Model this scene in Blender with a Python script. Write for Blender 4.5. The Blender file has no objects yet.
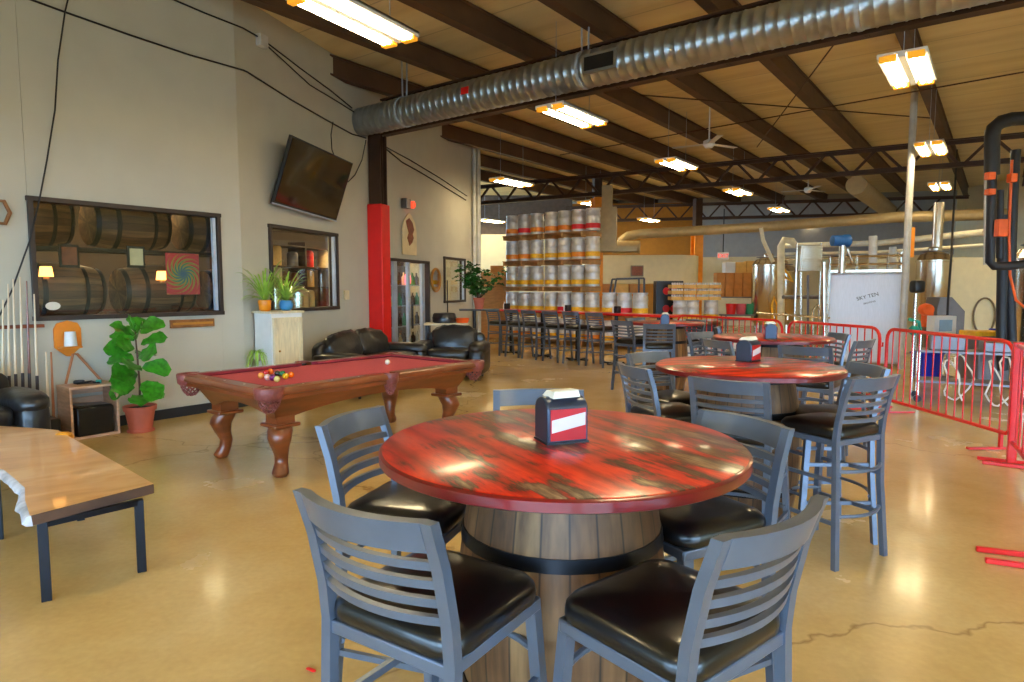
import bpy, math, random
from mathutils import Vector, Matrix
random.seed(7)
PI=math.pi
C=bpy.context.scene.collection
sc=bpy.context.scene
# ------------------------------------------------------------------ camera
F=648.0; TH=math.radians(4.7); H=1.6
cam=bpy.data.cameras.new('camera'); co=bpy.data.objects.new('camera',cam); C.objects.link(co)
cam.sensor_width=36; cam.lens=F/1024*36; cam.clip_end=200
co.location=(0,0,H); co.rotation_euler=(PI/2-TH,0,0); sc.camera=co
def ray(px,py):
    x=px-512; y=341-py
    return Vector((x,F*math.cos(TH)+y*math.sin(TH),-F*math.sin(TH)+y*math.cos(TH)))
def G(px,py,z=0.0):            # point on the horizontal plane z
    r=ray(px,py); t=(z-H)/r.z; return Vector((r.x*t,r.y*t,z))
def DY(px,py,Y):               # point at distance Y
    r=ray(px,py); t=Y/r.y; return Vector((r.x*t,Y,H+r.z*t))
CORN=Vector((-3.6,8.69,0)); D1=Vector((.602,.799,0)); N1=Vector((.799,-.602,0))
D2=Vector((.2907,.9568,0)); N2=Vector((.9568,-.2907,0))
def WL(px,py,w=1,off=0.0):     # point on wall plane 1 or 2, shifted off into the room
    N=N1 if w==1 else N2; r=ray(px,py); P=CORN+N*off
    t=(P.x*N.x+P.y*N.y)/(r.x*N.x+r.y*N.y); return Vector((r.x*t,r.y*t,H+r.z*t))
def wang(w): D=D1 if w==1 else D2; return math.atan2(D.y,D.x)
def wco(p,w):                  # distance along the wall, height
    D=D1 if w==1 else D2; return ((p-CORN).x*D.x+(p-CORN).y*D.y, p.z)
U1=D1.copy(); U2=N1.copy()
# ------------------------------------------------------------------ materials
def lin(c): return tuple(((v/255)/12.92 if v/255<=.04045 else ((v/255+.055)/1.055)**2.4) for v in c)
MATS={}
def nodes(name):
    m=bpy.data.materials.new(name); m.use_nodes=True; nt=m.node_tree
    b=nt.nodes['Principled BSDF']; return m,nt,b
def mat(name,c,rough=.5,metal=0,var=.12,scale=6,bump=.0,coat=0,emit=0,stretch=(1,1,1),ec=None):
    if name in MATS: return MATS[name]
    m,nt,b=nodes(name); L=nt.links; N=nt.nodes
    tc=N.new('ShaderNodeTexCoord'); mp=N.new('ShaderNodeMapping'); mp.inputs['Scale'].default_value=stretch
    no=N.new('ShaderNodeTexNoise'); no.inputs['Scale'].default_value=scale; no.inputs['Detail'].default_value=5
    L.new(tc.outputs['Object'],mp.inputs[0]); L.new(mp.outputs[0],no.inputs['Vector'])
    cr=N.new('ShaderNodeValToRGB'); a=lin(c)
    cr.color_ramp.elements[0].position=.3; cr.color_ramp.elements[1].position=.7
    cr.color_ramp.elements[0].color=tuple(x*(1-var) for x in a)+(1,)
    cr.color_ramp.elements[1].color=tuple(min(1,x*(1+var)) for x in a)+(1,)
    L.new(no.outputs['Fac'],cr.inputs[0]); L.new(cr.outputs[0],b.inputs['Base Color'])
    b.inputs['Roughness'].default_value=rough; b.inputs['Metallic'].default_value=metal
    if coat: b.inputs['Coat Weight'].default_value=coat; b.inputs['Coat Roughness'].default_value=.08
    if bump:
        bp=N.new('ShaderNodeBump'); bp.inputs['Strength'].default_value=bump; bp.inputs['Distance'].default_value=.02
        L.new(no.outputs['Fac'],bp.inputs['Height']); L.new(bp.outputs[0],b.inputs['Normal'])
    if emit:
        b.inputs['Emission Color'].default_value=lin(ec or c)+(1,); b.inputs['Emission Strength'].default_value=emit
    MATS[name]=m; return m
def ramp(N,stops):
    cr=N.new('ShaderNodeValToRGB'); e=cr.color_ramp.elements
    while len(e)<len(stops): e.new(.5)
    for i,(p,c) in enumerate(stops): e[i].position=p; e[i].color=lin(c)+(1,)
    return cr
def m_floor():
    m,nt,b=nodes('polished_concrete'); N=nt.nodes; L=nt.links
    tc=N.new('ShaderNodeTexCoord')
    n1=N.new('ShaderNodeTexNoise'); n1.inputs['Scale'].default_value=.7; n1.inputs['Detail'].default_value=6; n1.inputs['Roughness'].default_value=.6
    n2=N.new('ShaderNodeTexNoise'); n2.inputs['Scale'].default_value=28; n2.inputs['Detail'].default_value=4
    L.new(tc.outputs['Object'],n1.inputs['Vector']); L.new(tc.outputs['Object'],n2.inputs['Vector'])
    cr=ramp(N,[(.28,(192,156,92)),(.5,(214,180,116)),(.75,(226,200,144))]); L.new(n1.outputs['Fac'],cr.inputs[0])
    mx=N.new('ShaderNodeMix'); mx.data_type='RGBA'; mx.blend_type='MULTIPLY'; mx.inputs[0].default_value=.12
    L.new(cr.outputs[0],mx.inputs[6]); L.new(n2.outputs['Color'],mx.inputs[7]) 
    c2=ramp(N,[(.3,(150,140,120)),(.7,(255,255,255))]); L.new(n2.outputs['Fac'],c2.inputs[0]); L.new(c2.outputs[0],mx.inputs[7])
    # thin wandering crack
    vo=N.new('ShaderNodeTexVoronoi'); vo.feature='DISTANCE_TO_EDGE'; vo.inputs['Scale'].default_value=.22
    nd=N.new('ShaderNodeTexNoise'); nd.inputs['Scale'].default_value=2.5; nd.inputs['Detail'].default_value=4
    L.new(tc.outputs['Object'],nd.inputs['Vector'])
    vm=N.new('ShaderNodeVectorMath'); vm.operation='MULTIPLY_ADD'; vm.inputs[1].default_value=(.7,.7,0); L.new(nd.outputs['Color'],vm.inputs[0]); L.new(tc.outputs['Object'],vm.inputs[2])
    L.new(vm.outputs[0],vo.inputs['Vector'])
    c3=ramp(N,[(.0,(130,100,60)),(.0016,(255,255,255))]); L.new(vo.outputs['Distance'],c3.inputs[0])
    m2=N.new('ShaderNodeMix'); m2.data_type='RGBA'; m2.blend_type='MULTIPLY'; m2.inputs[0].default_value=.5
    L.new(mx.outputs[2],m2.inputs[6]); L.new(c3.outputs[0],m2.inputs[7]); L.new(m2.outputs[2],b.inputs['Base Color'])
    rr=N.new('ShaderNodeMapRange'); rr.inputs[3].default_value=.16; rr.inputs[4].default_value=.34
    L.new(n1.outputs['Fac'],rr.inputs[0]); L.new(rr.outputs[0],b.inputs['Roughness'])
    b.inputs['Coat Weight'].default_value=.35; b.inputs['Coat Roughness'].default_value=.12
    return m
def m_ceiling():
    m,nt,b=nodes('roof_deck'); N=nt.nodes; L=nt.links
    tc=N.new('ShaderNodeTexCoord'); mp=N.new('ShaderNodeMapping'); mp.inputs['Rotation'].default_value=(0,0,math.radians(37))
    L.new(tc.outputs['Object'],mp.inputs[0])
    m2=N.new('ShaderNodeMapping'); m2.inputs['Scale'].default_value=(.4,2.4,1); L.new(mp.outputs[0],m2.inputs[0])
    n=N.new('ShaderNodeTexNoise'); n.inputs['Scale'].default_value=1.3; n.inputs['Detail'].default_value=7; L.new(m2.outputs[0],n.inputs['Vector'])
    cr=ramp(N,[(.2,(208,186,128)),(.5,(230,210,156)),(.8,(242,228,184))]); L.new(n.outputs['Fac'],cr.inputs[0])
    sp=N.new('ShaderNodeSeparateXYZ'); L.new(mp.outputs[0],sp.inputs[0])
    mm=N.new('ShaderNodeMath'); mm.operation='PINGPONG'; mm.inputs[1].default_value=.61; L.new(sp.outputs[1],mm.inputs[0])
    c2=ramp(N,[(.0,(90,70,45)),(.018,(255,255,255))]); L.new(mm.outputs[0],c2.inputs[0])
    mx=N.new('ShaderNodeMix'); mx.data_type='RGBA'; mx.blend_type='MULTIPLY'; mx.inputs[0].default_value=.45
    L.new(cr.outputs[0],mx.inputs[6]); L.new(c2.outputs[0],mx.inputs[7]); L.new(mx.outputs[2],b.inputs['Base Color'])
    b.inputs['Roughness'].default_value=.42
    return m
def m_tabletop():
    m,nt,b=nodes('worn_red_planks'); N=nt.nodes; L=nt.links
    tc=N.new('ShaderNodeTexCoord'); mp=N.new('ShaderNodeMapping'); mp.inputs['Rotation'].default_value=(0,0,math.radians(62))
    L.new(tc.outputs['Object'],mp.inputs[0])
    sc_=N.new('ShaderNodeMapping'); sc_.inputs['Scale'].default_value=(.8,4.2,1); L.new(mp.outputs[0],sc_.inputs[0])
    n=N.new('ShaderNodeTexNoise'); n.inputs['Scale'].default_value=2.1; n.inputs['Detail'].default_value=12; n.inputs['Roughness'].default_value=.66; L.new(sc_.outputs[0],n.inputs['Vector'])
    n3=N.new('ShaderNodeTexNoise'); n3.inputs['Scale'].default_value=2.1; n3.inputs['Detail'].default_value=3; L.new(tc.outputs['Object'],n3.inputs['Vector'])
    ad=N.new('ShaderNodeMix'); ad.data_type='FLOAT'; ad.inputs[0].default_value=.5; L.new(n.outputs['Fac'],ad.inputs[2]); L.new(n3.outputs['Fac'],ad.inputs[3])
    cr=ramp(N,[(.36,(70,24,12)),(.41,(190,24,10)),(.475,(224,52,10)),(.515,(196,26,12)),(.54,(84,42,26)),(.575,(140,104,70)),(.66,(206,184,140))]); L.new(ad.outputs[0],cr.inputs[0])
    # paint is red all round the rim, planks below
    sp=N.new('ShaderNodeSeparateXYZ'); L.new(mp.outputs[0],sp.inputs[0])
    mm=N.new('ShaderNodeMath'); mm.operation='PINGPONG'; mm.inputs[1].default_value=.07; L.new(sp.outputs[1],mm.inputs[0])
    c2=ramp(N,[(.0,(60,30,20)),(.035,(255,255,255))]); mr=N.new('ShaderNodeMath'); mr.operation='MULTIPLY'; mr.inputs[1].default_value=1; L.new(mm.outputs[0],mr.inputs[0]); L.new(mr.outputs[0],c2.inputs[0])
    mx=N.new('ShaderNodeMix'); mx.data_type='RGBA'; mx.blend_type='MULTIPLY'; mx.inputs[0].default_value=.55
    L.new(cr.outputs[0],mx.inputs[6]); L.new(c2.outputs[0],mx.inputs[7]); L.new(mx.outputs[2],b.inputs['Base Color'])
    b.inputs['Roughness'].default_value=.34; b.inputs['Coat Weight'].default_value=.45; b.inputs['Coat Roughness'].default_value=.14
    bp=N.new('ShaderNodeBump'); bp.inputs['Strength'].default_value=.12; bp.inputs['Distance'].default_value=.01; L.new(n.outputs['Fac'],bp.inputs['Height']); L.new(bp.outputs[0],b.inputs['Normal'])
    return m
def m_staves():
    m,nt,b=nodes('oak_staves'); N=nt.nodes; L=nt.links
    tc=N.new('ShaderNodeTexCoord'); sp=N.new('ShaderNodeSeparateXYZ'); L.new(tc.outputs['Object'],sp.inputs[0])
    at=N.new('ShaderNodeMath'); at.operation='ARCTAN2'; L.new(sp.outputs[1],at.inputs[0]); L.new(sp.outputs[0],at.inputs[1])
    mu=N.new('ShaderNodeMath'); mu.operation='MULTIPLY'; mu.inputs[1].default_value=24/(2*PI); L.new(at.outputs[0],mu.inputs[0])
    fl=N.new('ShaderNodeMath'); fl.operation='FLOOR'; L.new(mu.outputs[0],fl.inputs[0])
    wn=N.new('ShaderNodeTexWhiteNoise'); wn.noise_dimensions='1D'; L.new(fl.outputs[0],wn.inputs['W'])
    cr=ramp(N,[(.0,(84,54,30)),(.5,(126,86,50)),(1,(160,120,74))]); L.new(wn.outputs['Value'],cr.inputs[0])
    mp=N.new('ShaderNodeMapping'); mp.inputs['Scale'].default_value=(14,14,1.6); L.new(tc.outputs['Object'],mp.inputs[0])
    n=N.new('ShaderNodeTexNoise'); n.inputs['Scale'].default_value=1.5; n.inputs['Detail'].default_value=6; L.new(mp.outputs[0],n.inputs['Vector'])
    c2=ramp(N,[(.3,(120,104,92)),(.65,(255,255,255))]); L.new(n.outputs['Fac'],c2.inputs[0])
    mx=N.new('ShaderNodeMix'); mx.data_type='RGBA'; mx.blend_type='MULTIPLY'; mx.inputs[0].default_value=.8
    L.new(cr.outputs[0],mx.inputs[6]); L.new(c2.outputs[0],mx.inputs[7])
    fr=N.new('ShaderNodeMath'); fr.operation='FRACT'; L.new(mu.outputs[0],fr.inputs[0])
    pp=N.new('ShaderNodeMath'); pp.operation='PINGPONG'; pp.inputs[1].default_value=.5; L.new(fr.outputs[0],pp.inputs[0])
    c3=ramp(N,[(.0,(40,28,18)),(.06,(255,255,255))]); L.new(pp.outputs[0],c3.inputs[0])
    m2=N.new('ShaderNodeMix'); m2.data_type='RGBA'; m2.blend_type='MULTIPLY'; m2.inputs[0].default_value=.9
    L.new(mx.outputs[2],m2.inputs[6]); L.new(c3.outputs[0],m2.inputs[7]); L.new(m2.outputs[2],b.inputs['Base Color'])
    b.inputs['Roughness'].default_value=.5
    return m
def m_glass(name='window_glass',ior=1.5,tint=(.92,.96,.95)):
    m=bpy.data.materials.new(name); m.use_nodes=True; nt=m.node_tree; N=nt.nodes; L=nt.links; N.clear()
    o=N.new('ShaderNodeOutputMaterial'); mx=N.new('ShaderNodeMixShader'); fr=N.new('ShaderNodeFresnel'); fr.inputs[0].default_value=ior
    t=N.new('ShaderNodeBsdfTransparent'); t.inputs[0].default_value=tint+(1,); g=N.new('ShaderNodeBsdfGlossy'); g.inputs['Roughness'].default_value=.02
    ge=N.new('ShaderNodeNewGeometry'); mr=N.new('ShaderNodeMapRange'); mr.inputs[3].default_value=ior; mr.inputs[4].default_value=1/ior
    L.new(ge.outputs['Backfacing'],mr.inputs[0]); L.new(mr.outputs[0],fr.inputs[0])
    L.new(fr.outputs[0],mx.inputs[0]); L.new(t.outputs[0],mx.inputs[1]); L.new(g.outputs[0],mx.inputs[2]); L.new(mx.outputs[0],o.inputs[0])
    return m
def m_tiedye():
    m,nt,b=nodes('tie_dye_cloth'); N=nt.nodes; L=nt.links
    tc=N.new('ShaderNodeTexCoord'); sp=N.new('ShaderNodeSeparateXYZ'); L.new(tc.outputs['Object'],sp.inputs[0])
    at=N.new('ShaderNodeMath'); at.operation='ARCTAN2'; L.new(sp.outputs[2],at.inputs[0]); L.new(sp.outputs[0],at.inputs[1])
    ln=N.new('ShaderNodeVectorMath'); ln.operation='LENGTH'; L.new(tc.outputs['Object'],ln.inputs[0])
    a=N.new('ShaderNodeMath'); a.operation='MULTIPLY_ADD'; a.inputs[1].default_value=9; L.new(ln.outputs['Value'],a.inputs[0]); L.new(at.outputs[0],a.inputs[2])
    s=N.new('ShaderNodeMath'); s.operation='MULTIPLY_ADD'; s.inputs[1].default_value=1.9; s.inputs[2].default_value=0; L.new(ln.outputs['Value'],s.inputs[0])
    k=N.new('ShaderNodeMath'); k.operation='MULTIPLY'; k.inputs[1].default_value=12; L.new(a.outputs[0],k.inputs[0])
    si=N.new('ShaderNodeMath'); si.operation='SINE'; L.new(k.outputs[0],si.inputs[0])
    ad=N.new('ShaderNodeMath'); ad.operation='MULTIPLY_ADD'; ad.inputs[1].default_value=.12; L.new(si.outputs[0],ad.inputs[0]); L.new(s.outputs[0],ad.inputs[2])
    cr=ramp(N,[(0,(40,70,140)),(.14,(60,120,90)),(.26,(150,150,60)),(.4,(190,60,60)),(.62,(200,50,70)),(.8,(206,150,60))]); L.new(ad.outputs[0],cr.inputs[0])
    L.new(cr.outputs[0],b.inputs['Base Color']); b.inputs['Roughness'].default_value=.9
    return m
def m_slab():
    m,nt,b=nodes('live_edge_maple'); N=nt.nodes; L=nt.links
    tc=N.new('ShaderNodeTexCoord'); mp=N.new('ShaderNodeMapping'); mp.inputs['Rotation'].default_value=(0,0,math.radians(-38)); L.new(tc.outputs['Object'],mp.inputs[0])
    m2=N.new('ShaderNodeMapping'); m2.inputs['Scale'].default_value=(1.1,3,1); L.new(mp.outputs[0],m2.inputs[0])
    n=N.new('ShaderNodeTexNoise'); n.inputs['Scale'].default_value=2; n.inputs['Detail'].default_value=7; n.inputs['Distortion'].default_value=.8; L.new(m2.outputs[0],n.inputs['Vector'])
    cr=ramp(N,[(.28,(206,150,92)),(.5,(228,176,116)),(.72,(240,200,148))]); L.new(n.outputs['Fac'],cr.inputs[0]); L.new(cr.outputs[0],b.inputs['Base Color'])
    b.inputs['Roughness'].default_value=.3; b.inputs['Coat Weight'].default_value=.4
    return m
M=dict(
 floor=m_floor(), ceil=m_ceiling(), top=m_tabletop(), staves=m_staves(), glass=m_glass(ior=1.5), tiedye=m_tiedye(), slab=m_slab(),
 wall=mat('painted_wall',(190,186,170),.75,var=.03,scale=3), wall2=mat('cream_wall',(226,214,174),.8,var=.04),
 wallgrey=mat('grey_wall',(164,166,164),.8,var=.05), ochre=mat('ochre_wall',(176,120,40),.8,var=.08),
 dark=mat('dark_room',(84,70,60),.8,var=.2), black=mat('black_plastic',(18,18,20),.4,var=.1), base=mat('baseboard_black',(32,32,36),.5),
 steel=mat('brown_steel',(74,50,34),.55,metal=.3,var=.25,scale=3), joist=mat('brown_joist',(84,58,38),.6,var=.25,scale=2,stretch=(1,1,1)),
 duct=mat('galvanised_duct',(168,176,184),.28,metal=.9,var=.15,scale=5), ductcream=mat('cream_duct',(178,156,112),.5,metal=.2,var=.1),
 chair=mat('grey_powder_coat',(106,116,132),.3,metal=.5,var=.08,scale=9), vinyl=mat('black_vinyl',(11,11,13),.3,var=.2,scale=12,bump=.05,coat=.3),
 leather=mat('black_leather',(30,29,30),.33,var=.25,scale=7,bump=.5,coat=.2), hoop=mat('black_hoop',(34,34,38),.4,metal=.7,var=.25),
 rim=mat('red_painted_rim',(120,10,14),.3,var=.2,coat=.5), red=mat('red_enamel',(224,20,14),.35,var=.08,coat=.3), pad=mat('red_pad',(228,20,12),.5,var=.05),
 felt=mat('burgundy_felt',(184,72,84),.95,var=.08,scale=40), feltd=mat('burgundy_cushion',(128,18,44),.9,var=.08,scale=40),
 cherry=mat('cherry_wood',(128,62,26),.28,var=.3,scale=3,stretch=(1,1,5),coat=.5), leathb=mat('oxblood_leather',(134,66,58),.45,var=.25,scale=20,bump=.4),
 mapl=mat('pale_cue_wood',(226,206,174),.35,var=.08), cueb=mat('dark_cue_butt',(44,28,26),.35), crate=mat('pale_crate_wood',(206,164,132),.6,var=.15,stretch=(1,1,6)),
 leaf=mat('leaf_green',(56,132,28),.32,var=.45,scale=16), leaf2=mat('spider_green',(150,190,70),.45,var=.35,scale=9), leaf3=mat('dark_leaf',(44,104,34),.45,var=.4,scale=9),
 stem=mat('brown_stem',(84,60,44),.7), terra=mat('terracotta',(190,96,70),.6,var=.12), soil=mat('soil',(50,36,26),.95,var=.4,scale=40),
 white=mat('white_paint',(226,226,222),.5,var=.04), cream=mat('cream_boards',(222,208,170),.6,var=.12,stretch=(8,8,1)),
 orange=mat('orange_glaze',(234,142,24),.35), blue=mat('blue_glaze',(60,140,196),.3), paper=mat('napkin_paper',(238,232,214),.8,var=.05),
 navy=mat('dispenser_shell',(60,66,80),.3,metal=.5,var=.1), adred=mat('red_card',(190,16,20),.4), adwhite=mat('white_card',(222,206,200),.4),
 kegsteel=mat('keg_steel',(206,204,202),.38,metal=.35,var=.12,scale=12), kegyel=mat('yellow_keg_band',(240,180,30),.5,var=.15,scale=20),
 kegor=mat('orange_keg_band',(236,136,28),.5,var=.15,scale=20), kegred=mat('red_keg_band',(214,28,40),.5), pallet=mat('pallet_wood',(186,138,84),.75,var=.25,scale=5),
 colo=mat('orange_column',(238,148,28),.5,var=.1), card=mat('cardboard',(204,138,72),.75,var=.12), card2=mat('pale_cardboard',(226,178,96),.75,var=.12),
 stainless=mat('stainless_steel',(214,204,186),.22,metal=.95,var=.1,scale=4), pipe=mat('cream_pipe',(232,224,194),.45,metal=.1),
 rubber=mat('black_foam_pipe',(34,34,38),.5,var=.2), silver=mat('quilted_silver',(226,232,242),.5,metal=.15,var=.05,scale=14,stretch=(8,8,.6)),
 ply=mat('plywood',(204,150,92),.7,var=.15,stretch=(1,1,5)), lampwood=mat('orange_stained_wood',(226,132,30),.4,var=.15),
 rope=mat('leather_strap',(176,112,72),.7), gold=mat('gilt_frame',(190,134,60),.4,metal=.4), mirror=mat('mirror_glass',(210,216,216),.04,metal=1,var=.01),
 screen=mat('tv_screen',(70,66,62),.05,metal=.85,var=.1,coat=1), alum=mat('aluminium_frame',(178,190,206),.4,metal=.2), darkframe=mat('dark_window_frame',(58,48,44),.45,metal=.2),
 tube=mat('fluorescent_tube',(255,246,226),.5,emit=36,ec=(255,232,184)), tubecap=mat('amber_lamp_holder',(236,170,40),.5,emit=.5,ec=(255,170,40)),
 cable=mat('black_cable',(26,22,22),.6), conduit=mat('grey_conduit',(206,204,198),.5,metal=.1), hose=mat('white_hose',(226,220,206),.5), hosebr=mat('brown_hose',(120,104,80),.5),
 bin=mat('blue_bin',(26,44,180),.4), teal=mat('teal_valve',(44,168,140),.4), orangem=mat('orange_machine',(240,96,24),.4), motor=mat('blue_motor',(30,100,170),.4),
 storeglow=mat('store_fill_glow',(255,210,150),.5,emit=70,ec=(255,206,140)), exit=mat('exit_red',(230,70,50),.5,emit=1.2,ec=(255,70,40)), glow=mat('reflected_lamp_glow',(255,190,110),.5,emit=5,ec=(255,170,80)), pinkglow=mat('pink_neon',(255,110,130),.5,emit=3,ec=(255,80,110)),
 brown=mat('brown_figure',(130,70,44),.6,var=.3,scale=15), parch=mat('parchment',(222,204,160),.6,var=.1), mauve=mat('metal_grey',(120,116,120),.4,metal=.6),
 burl=mat('yellow_burl',(224,150,40),.4,var=.3,scale=16), bark=mat('grey_bark_edge',(186,186,190),.6,var=.35,scale=12,bump=.5), edge=mat('dark_sawn_edge',(92,66,50),.6,var=.25), bottle=mat('brown_bottle',(70,40,24),.2), green=mat('green_tub',(50,150,100),.5), pink=mat('pink_tub',(214,90,100),.5),
 display=mat('grey_display',(110,134,150),.3,emit=.3), logo=mat('black_print',(40,42,46),.6), wallsign=mat('carved_sign_wood',(140,90,44),.5,var=.3,scale=14), navyf=mat('denim_blue_fabric',(60,60,100),.8),
)
# ------------------------------------------------------------------ mesh builder
class MB:
    def __init__(s): s.v=[]; s.f=[]; s.m=[]
    def add(s,vs,fs,m=0):
        o=len(s.v); s.v+=[tuple(v) for v in vs]; s.f+=[tuple(i+o for i in f) for f in fs]; s.m+=[m]*len(fs); return s
    def box(s,c,d,rz=0,m=0,rot=None):
        x,y,z=d[0]/2,d[1]/2,d[2]/2; R=rot or Matrix.Rotation(rz,3,'Z'); c=Vector(c)
        vs=[c+R@Vector(p) for p in [(-x,-y,-z),(x,-y,-z),(x,y,-z),(-x,y,-z),(-x,-y,z),(x,-y,z),(x,y,z),(-x,y,z)]]
        return s.add(vs,[(0,3,2,1),(4,5,6,7),(0,1,5,4),(1,2,6,5),(2,3,7,6),(3,0,4,7)],m)
    def bar(s,p,q,w,h=None,m=0):
        p=Vector(p);q=Vector(q);h=h or w; d=q-p; L=d.length; d.normalize()
        a=d.cross(Vector((0,0,1))); a=a.normalized() if a.length>1e-4 else Vector((1,0,0)); b=a.cross(d)
        R=Matrix((a,d,b)).transposed(); return s.box((p+q)/2,(w,L,h),m=m,rot=R)
    def rings(s,rs,m=0,caps=True,closed=False):
        n=len(rs[0]); vs=[p for r in rs for p in r]; fs=[]
        k=len(rs)
        for i in range(k if closed else k-1):
            j=(i+1)%k
            for a in range(n):
                b=(a+1)%n; fs.append((i*n+a,i*n+b,j*n+b,j*n+a))
        if caps and not closed: fs.append(tuple(range(n))[::-1]); fs.append(tuple((k-1)*n+a for a in range(n)))
        return s.add(vs,fs,m)
    def tube(s,pts,r,seg=8,m=0,closed=False):
        pts=[Vector(p) for p in pts]; k=len(pts); rs=[]
        R=r if isinstance(r,(list,tuple)) else [r]*k
        prev=None
        for i in range(k):
            if closed: t=pts[(i+1)%k]-pts[i-1]
            else: t=pts[min(i+1,k-1)]-pts[max(i-1,0)]
            t.normalize()
            if prev is None:
                u=t.cross(Vector((0,0,1))); u=u if u.length>.05 else t.cross(Vector((1,0,0)))
            else: u=prev-t*prev.dot(t)
            u.normalize(); prev=u; w=t.cross(u)
            rs.append([pts[i]+u*math.cos(2*PI*a/seg)*R[i]+w*math.sin(2*PI*a/seg)*R[i] for a in range(seg)])
        return s.rings(rs,m,closed=closed)
    def lathe(s,prof,seg=24,c=(0,0,0),m=0,axis='Z'):
        c=Vector(c); rs=[]
        for r,z in prof:
            ring=[]
            for a in range(seg):
                x,y=r*math.cos(2*PI*a/seg),r*math.sin(2*PI*a/seg)
                p={'Z':(x,y,z),'X':(z,x,y),'Y':(y,z,x)}[axis]; ring.append(c+Vector(p))
            rs.append(ring)
        return s.rings(rs,m)
    def prism(s,poly,z0,z1,m=0):
        return s.rings([[Vector((x,y,z0)) for x,y in poly],[Vector((x,y,z1)) for x,y in poly]],m)
    def quad(s,a,b,c,d,m=0): return s.add([a,b,c,d],[(0,1,2,3)],m)
    def puff(s,c,d,rot=None,e=.45,nu=20,nv=12,m=0,wr=0):
        c=Vector(c); rs=[]; R=rot or Matrix.Identity(3)
        pw=lambda x,p: math.copysign(abs(x)**p,x)
        for i in range(nv+1):
            ph=-PI/2+PI*i/nv; ring=[]
            cp=max(abs(math.cos(ph))**e,.02)
            for a in range(nu):
                th=2*PI*a/nu
                k=1+wr*(math.sin(th*7+ph*5)+math.sin(th*3-ph*9))*.5
                ring.append(c+R@Vector((d[0]/2*cp*pw(math.cos(th),e)*k,d[1]/2*cp*pw(math.sin(th),e)*k,d[2]/2*pw(math.sin(ph),e)*k)))
            rs.append(ring)
        return s.rings(rs,m)
    def sphere(s,c,r,seg=16,m=0):
        c=Vector(c); return s.lathe([(max(r*math.sin(PI*i/(seg//2)),r*.01),-r*math.cos(PI*i/(seg//2))) for i in range(seg//2+1)],seg,c,m)
    def build(s,name,mats,parent=None,bevel=0,sharp=38,origin=None,sub=0):
        me=bpy.data.meshes.new(name)
        if origin is not None:
            o_=Vector(origin); vs=[tuple(Vector(v)-o_) for v in s.v]
        else: vs=s.v
        me.from_pydata(vs,[],s.f); me.update()
        if not isinstance(mats,(list,tuple)): mats=[mats]
        for x in mats: me.materials.append(x)
        me.polygons.foreach_set('material_index',s.m)
        me.polygons.foreach_set('use_smooth',[True]*len(s.f)); me.set_sharp_from_angle(angle=math.radians(sharp))
        o=bpy.data.objects.new(name,me); C.objects.link(o)
        if origin is not None: o.location=origin
        if parent: o.parent=parent
        if bevel:
            b=o.modifiers.new('bevel','BEVEL'); b.width=bevel; b.segments=2; b.limit_method='ANGLE'; b.angle_limit=math.radians(40)
        return o
def rrect(w,d,r,n=5):
    out=[]
    for cx,cy,a0 in ((w/2-r,d/2-r,0),(-w/2+r,d/2-r,PI/2),(-w/2+r,-d/2+r,PI),(w/2-r,-d/2+r,1.5*PI)):
        for i in range(n+1):
            a=a0+PI/2*i/n; out.append((cx+r*math.cos(a),cy+r*math.sin(a)))
    return out
def tag(o,label=None,cat=None,group=None,kind=None):
    if label: o['label']=label
    if cat: o['category']=cat
    if group: o['group']=group
    if kind: o['kind']=kind
    return o
def empty(name,loc,rz=0,label=None,cat=None,group=None):
    o=bpy.data.objects.new(name,None); C.objects.link(o); o.location=loc; o.rotation_euler=(0,0,rz); o.empty_display_size=.1
    return tag(o,label,cat,group)
def kids(o): return [x for x in C.objects if x.parent is o]
def copy_tree(o,parent=None):
    c=o.copy(); C.objects.link(c)
    if parent: c.parent=parent
    for ch in KIDS.get(o.name,[]): copy_tree(ch,c)
    return c
KIDS={}
def index_kids(o):
    ks=kids(o); KIDS[o.name]=ks
    for k in ks: index_kids(k)
def struct(name,mb,m,**k):
    o=mb.build(name,m,**k); o['kind']='structure'; return o
def single(name,mb,m,label,cat,group=None,**k):
    if 'origin' not in k and not k.get('parent'):
        n=len(mb.v); k['origin']=(sum(v[0] for v in mb.v)/n,sum(v[1] for v in mb.v)/n,min(v[2] for v in mb.v))
    return tag(mb.build(name,m,**k),label,cat,group)
def text_mesh(body,size,name,m,parent,loc,rot,ext=.002):
    cu=bpy.data.curves.new(name,'FONT'); cu.body=body; cu.size=size; cu.extrude=ext; cu.align_x='CENTER'; cu.align_y='CENTER'
    t=bpy.data.objects.new(name,cu); C.objects.link(t); bpy.context.view_layer.update()
    me=bpy.data.meshes.new_from_object(t.evaluated_get(bpy.context.evaluated_depsgraph_get()))
    bpy.data.objects.remove(t); me.materials.clear(); me.materials.append(m)
    o=bpy.data.objects.new(name,me); C.objects.link(o); o.parent=parent; o.location=loc; o.rotation_euler=rot; return o
ORD=['first','second','third','fourth','fifth','sixth','seventh','eighth','ninth','tenth','eleventh','twelfth']
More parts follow.
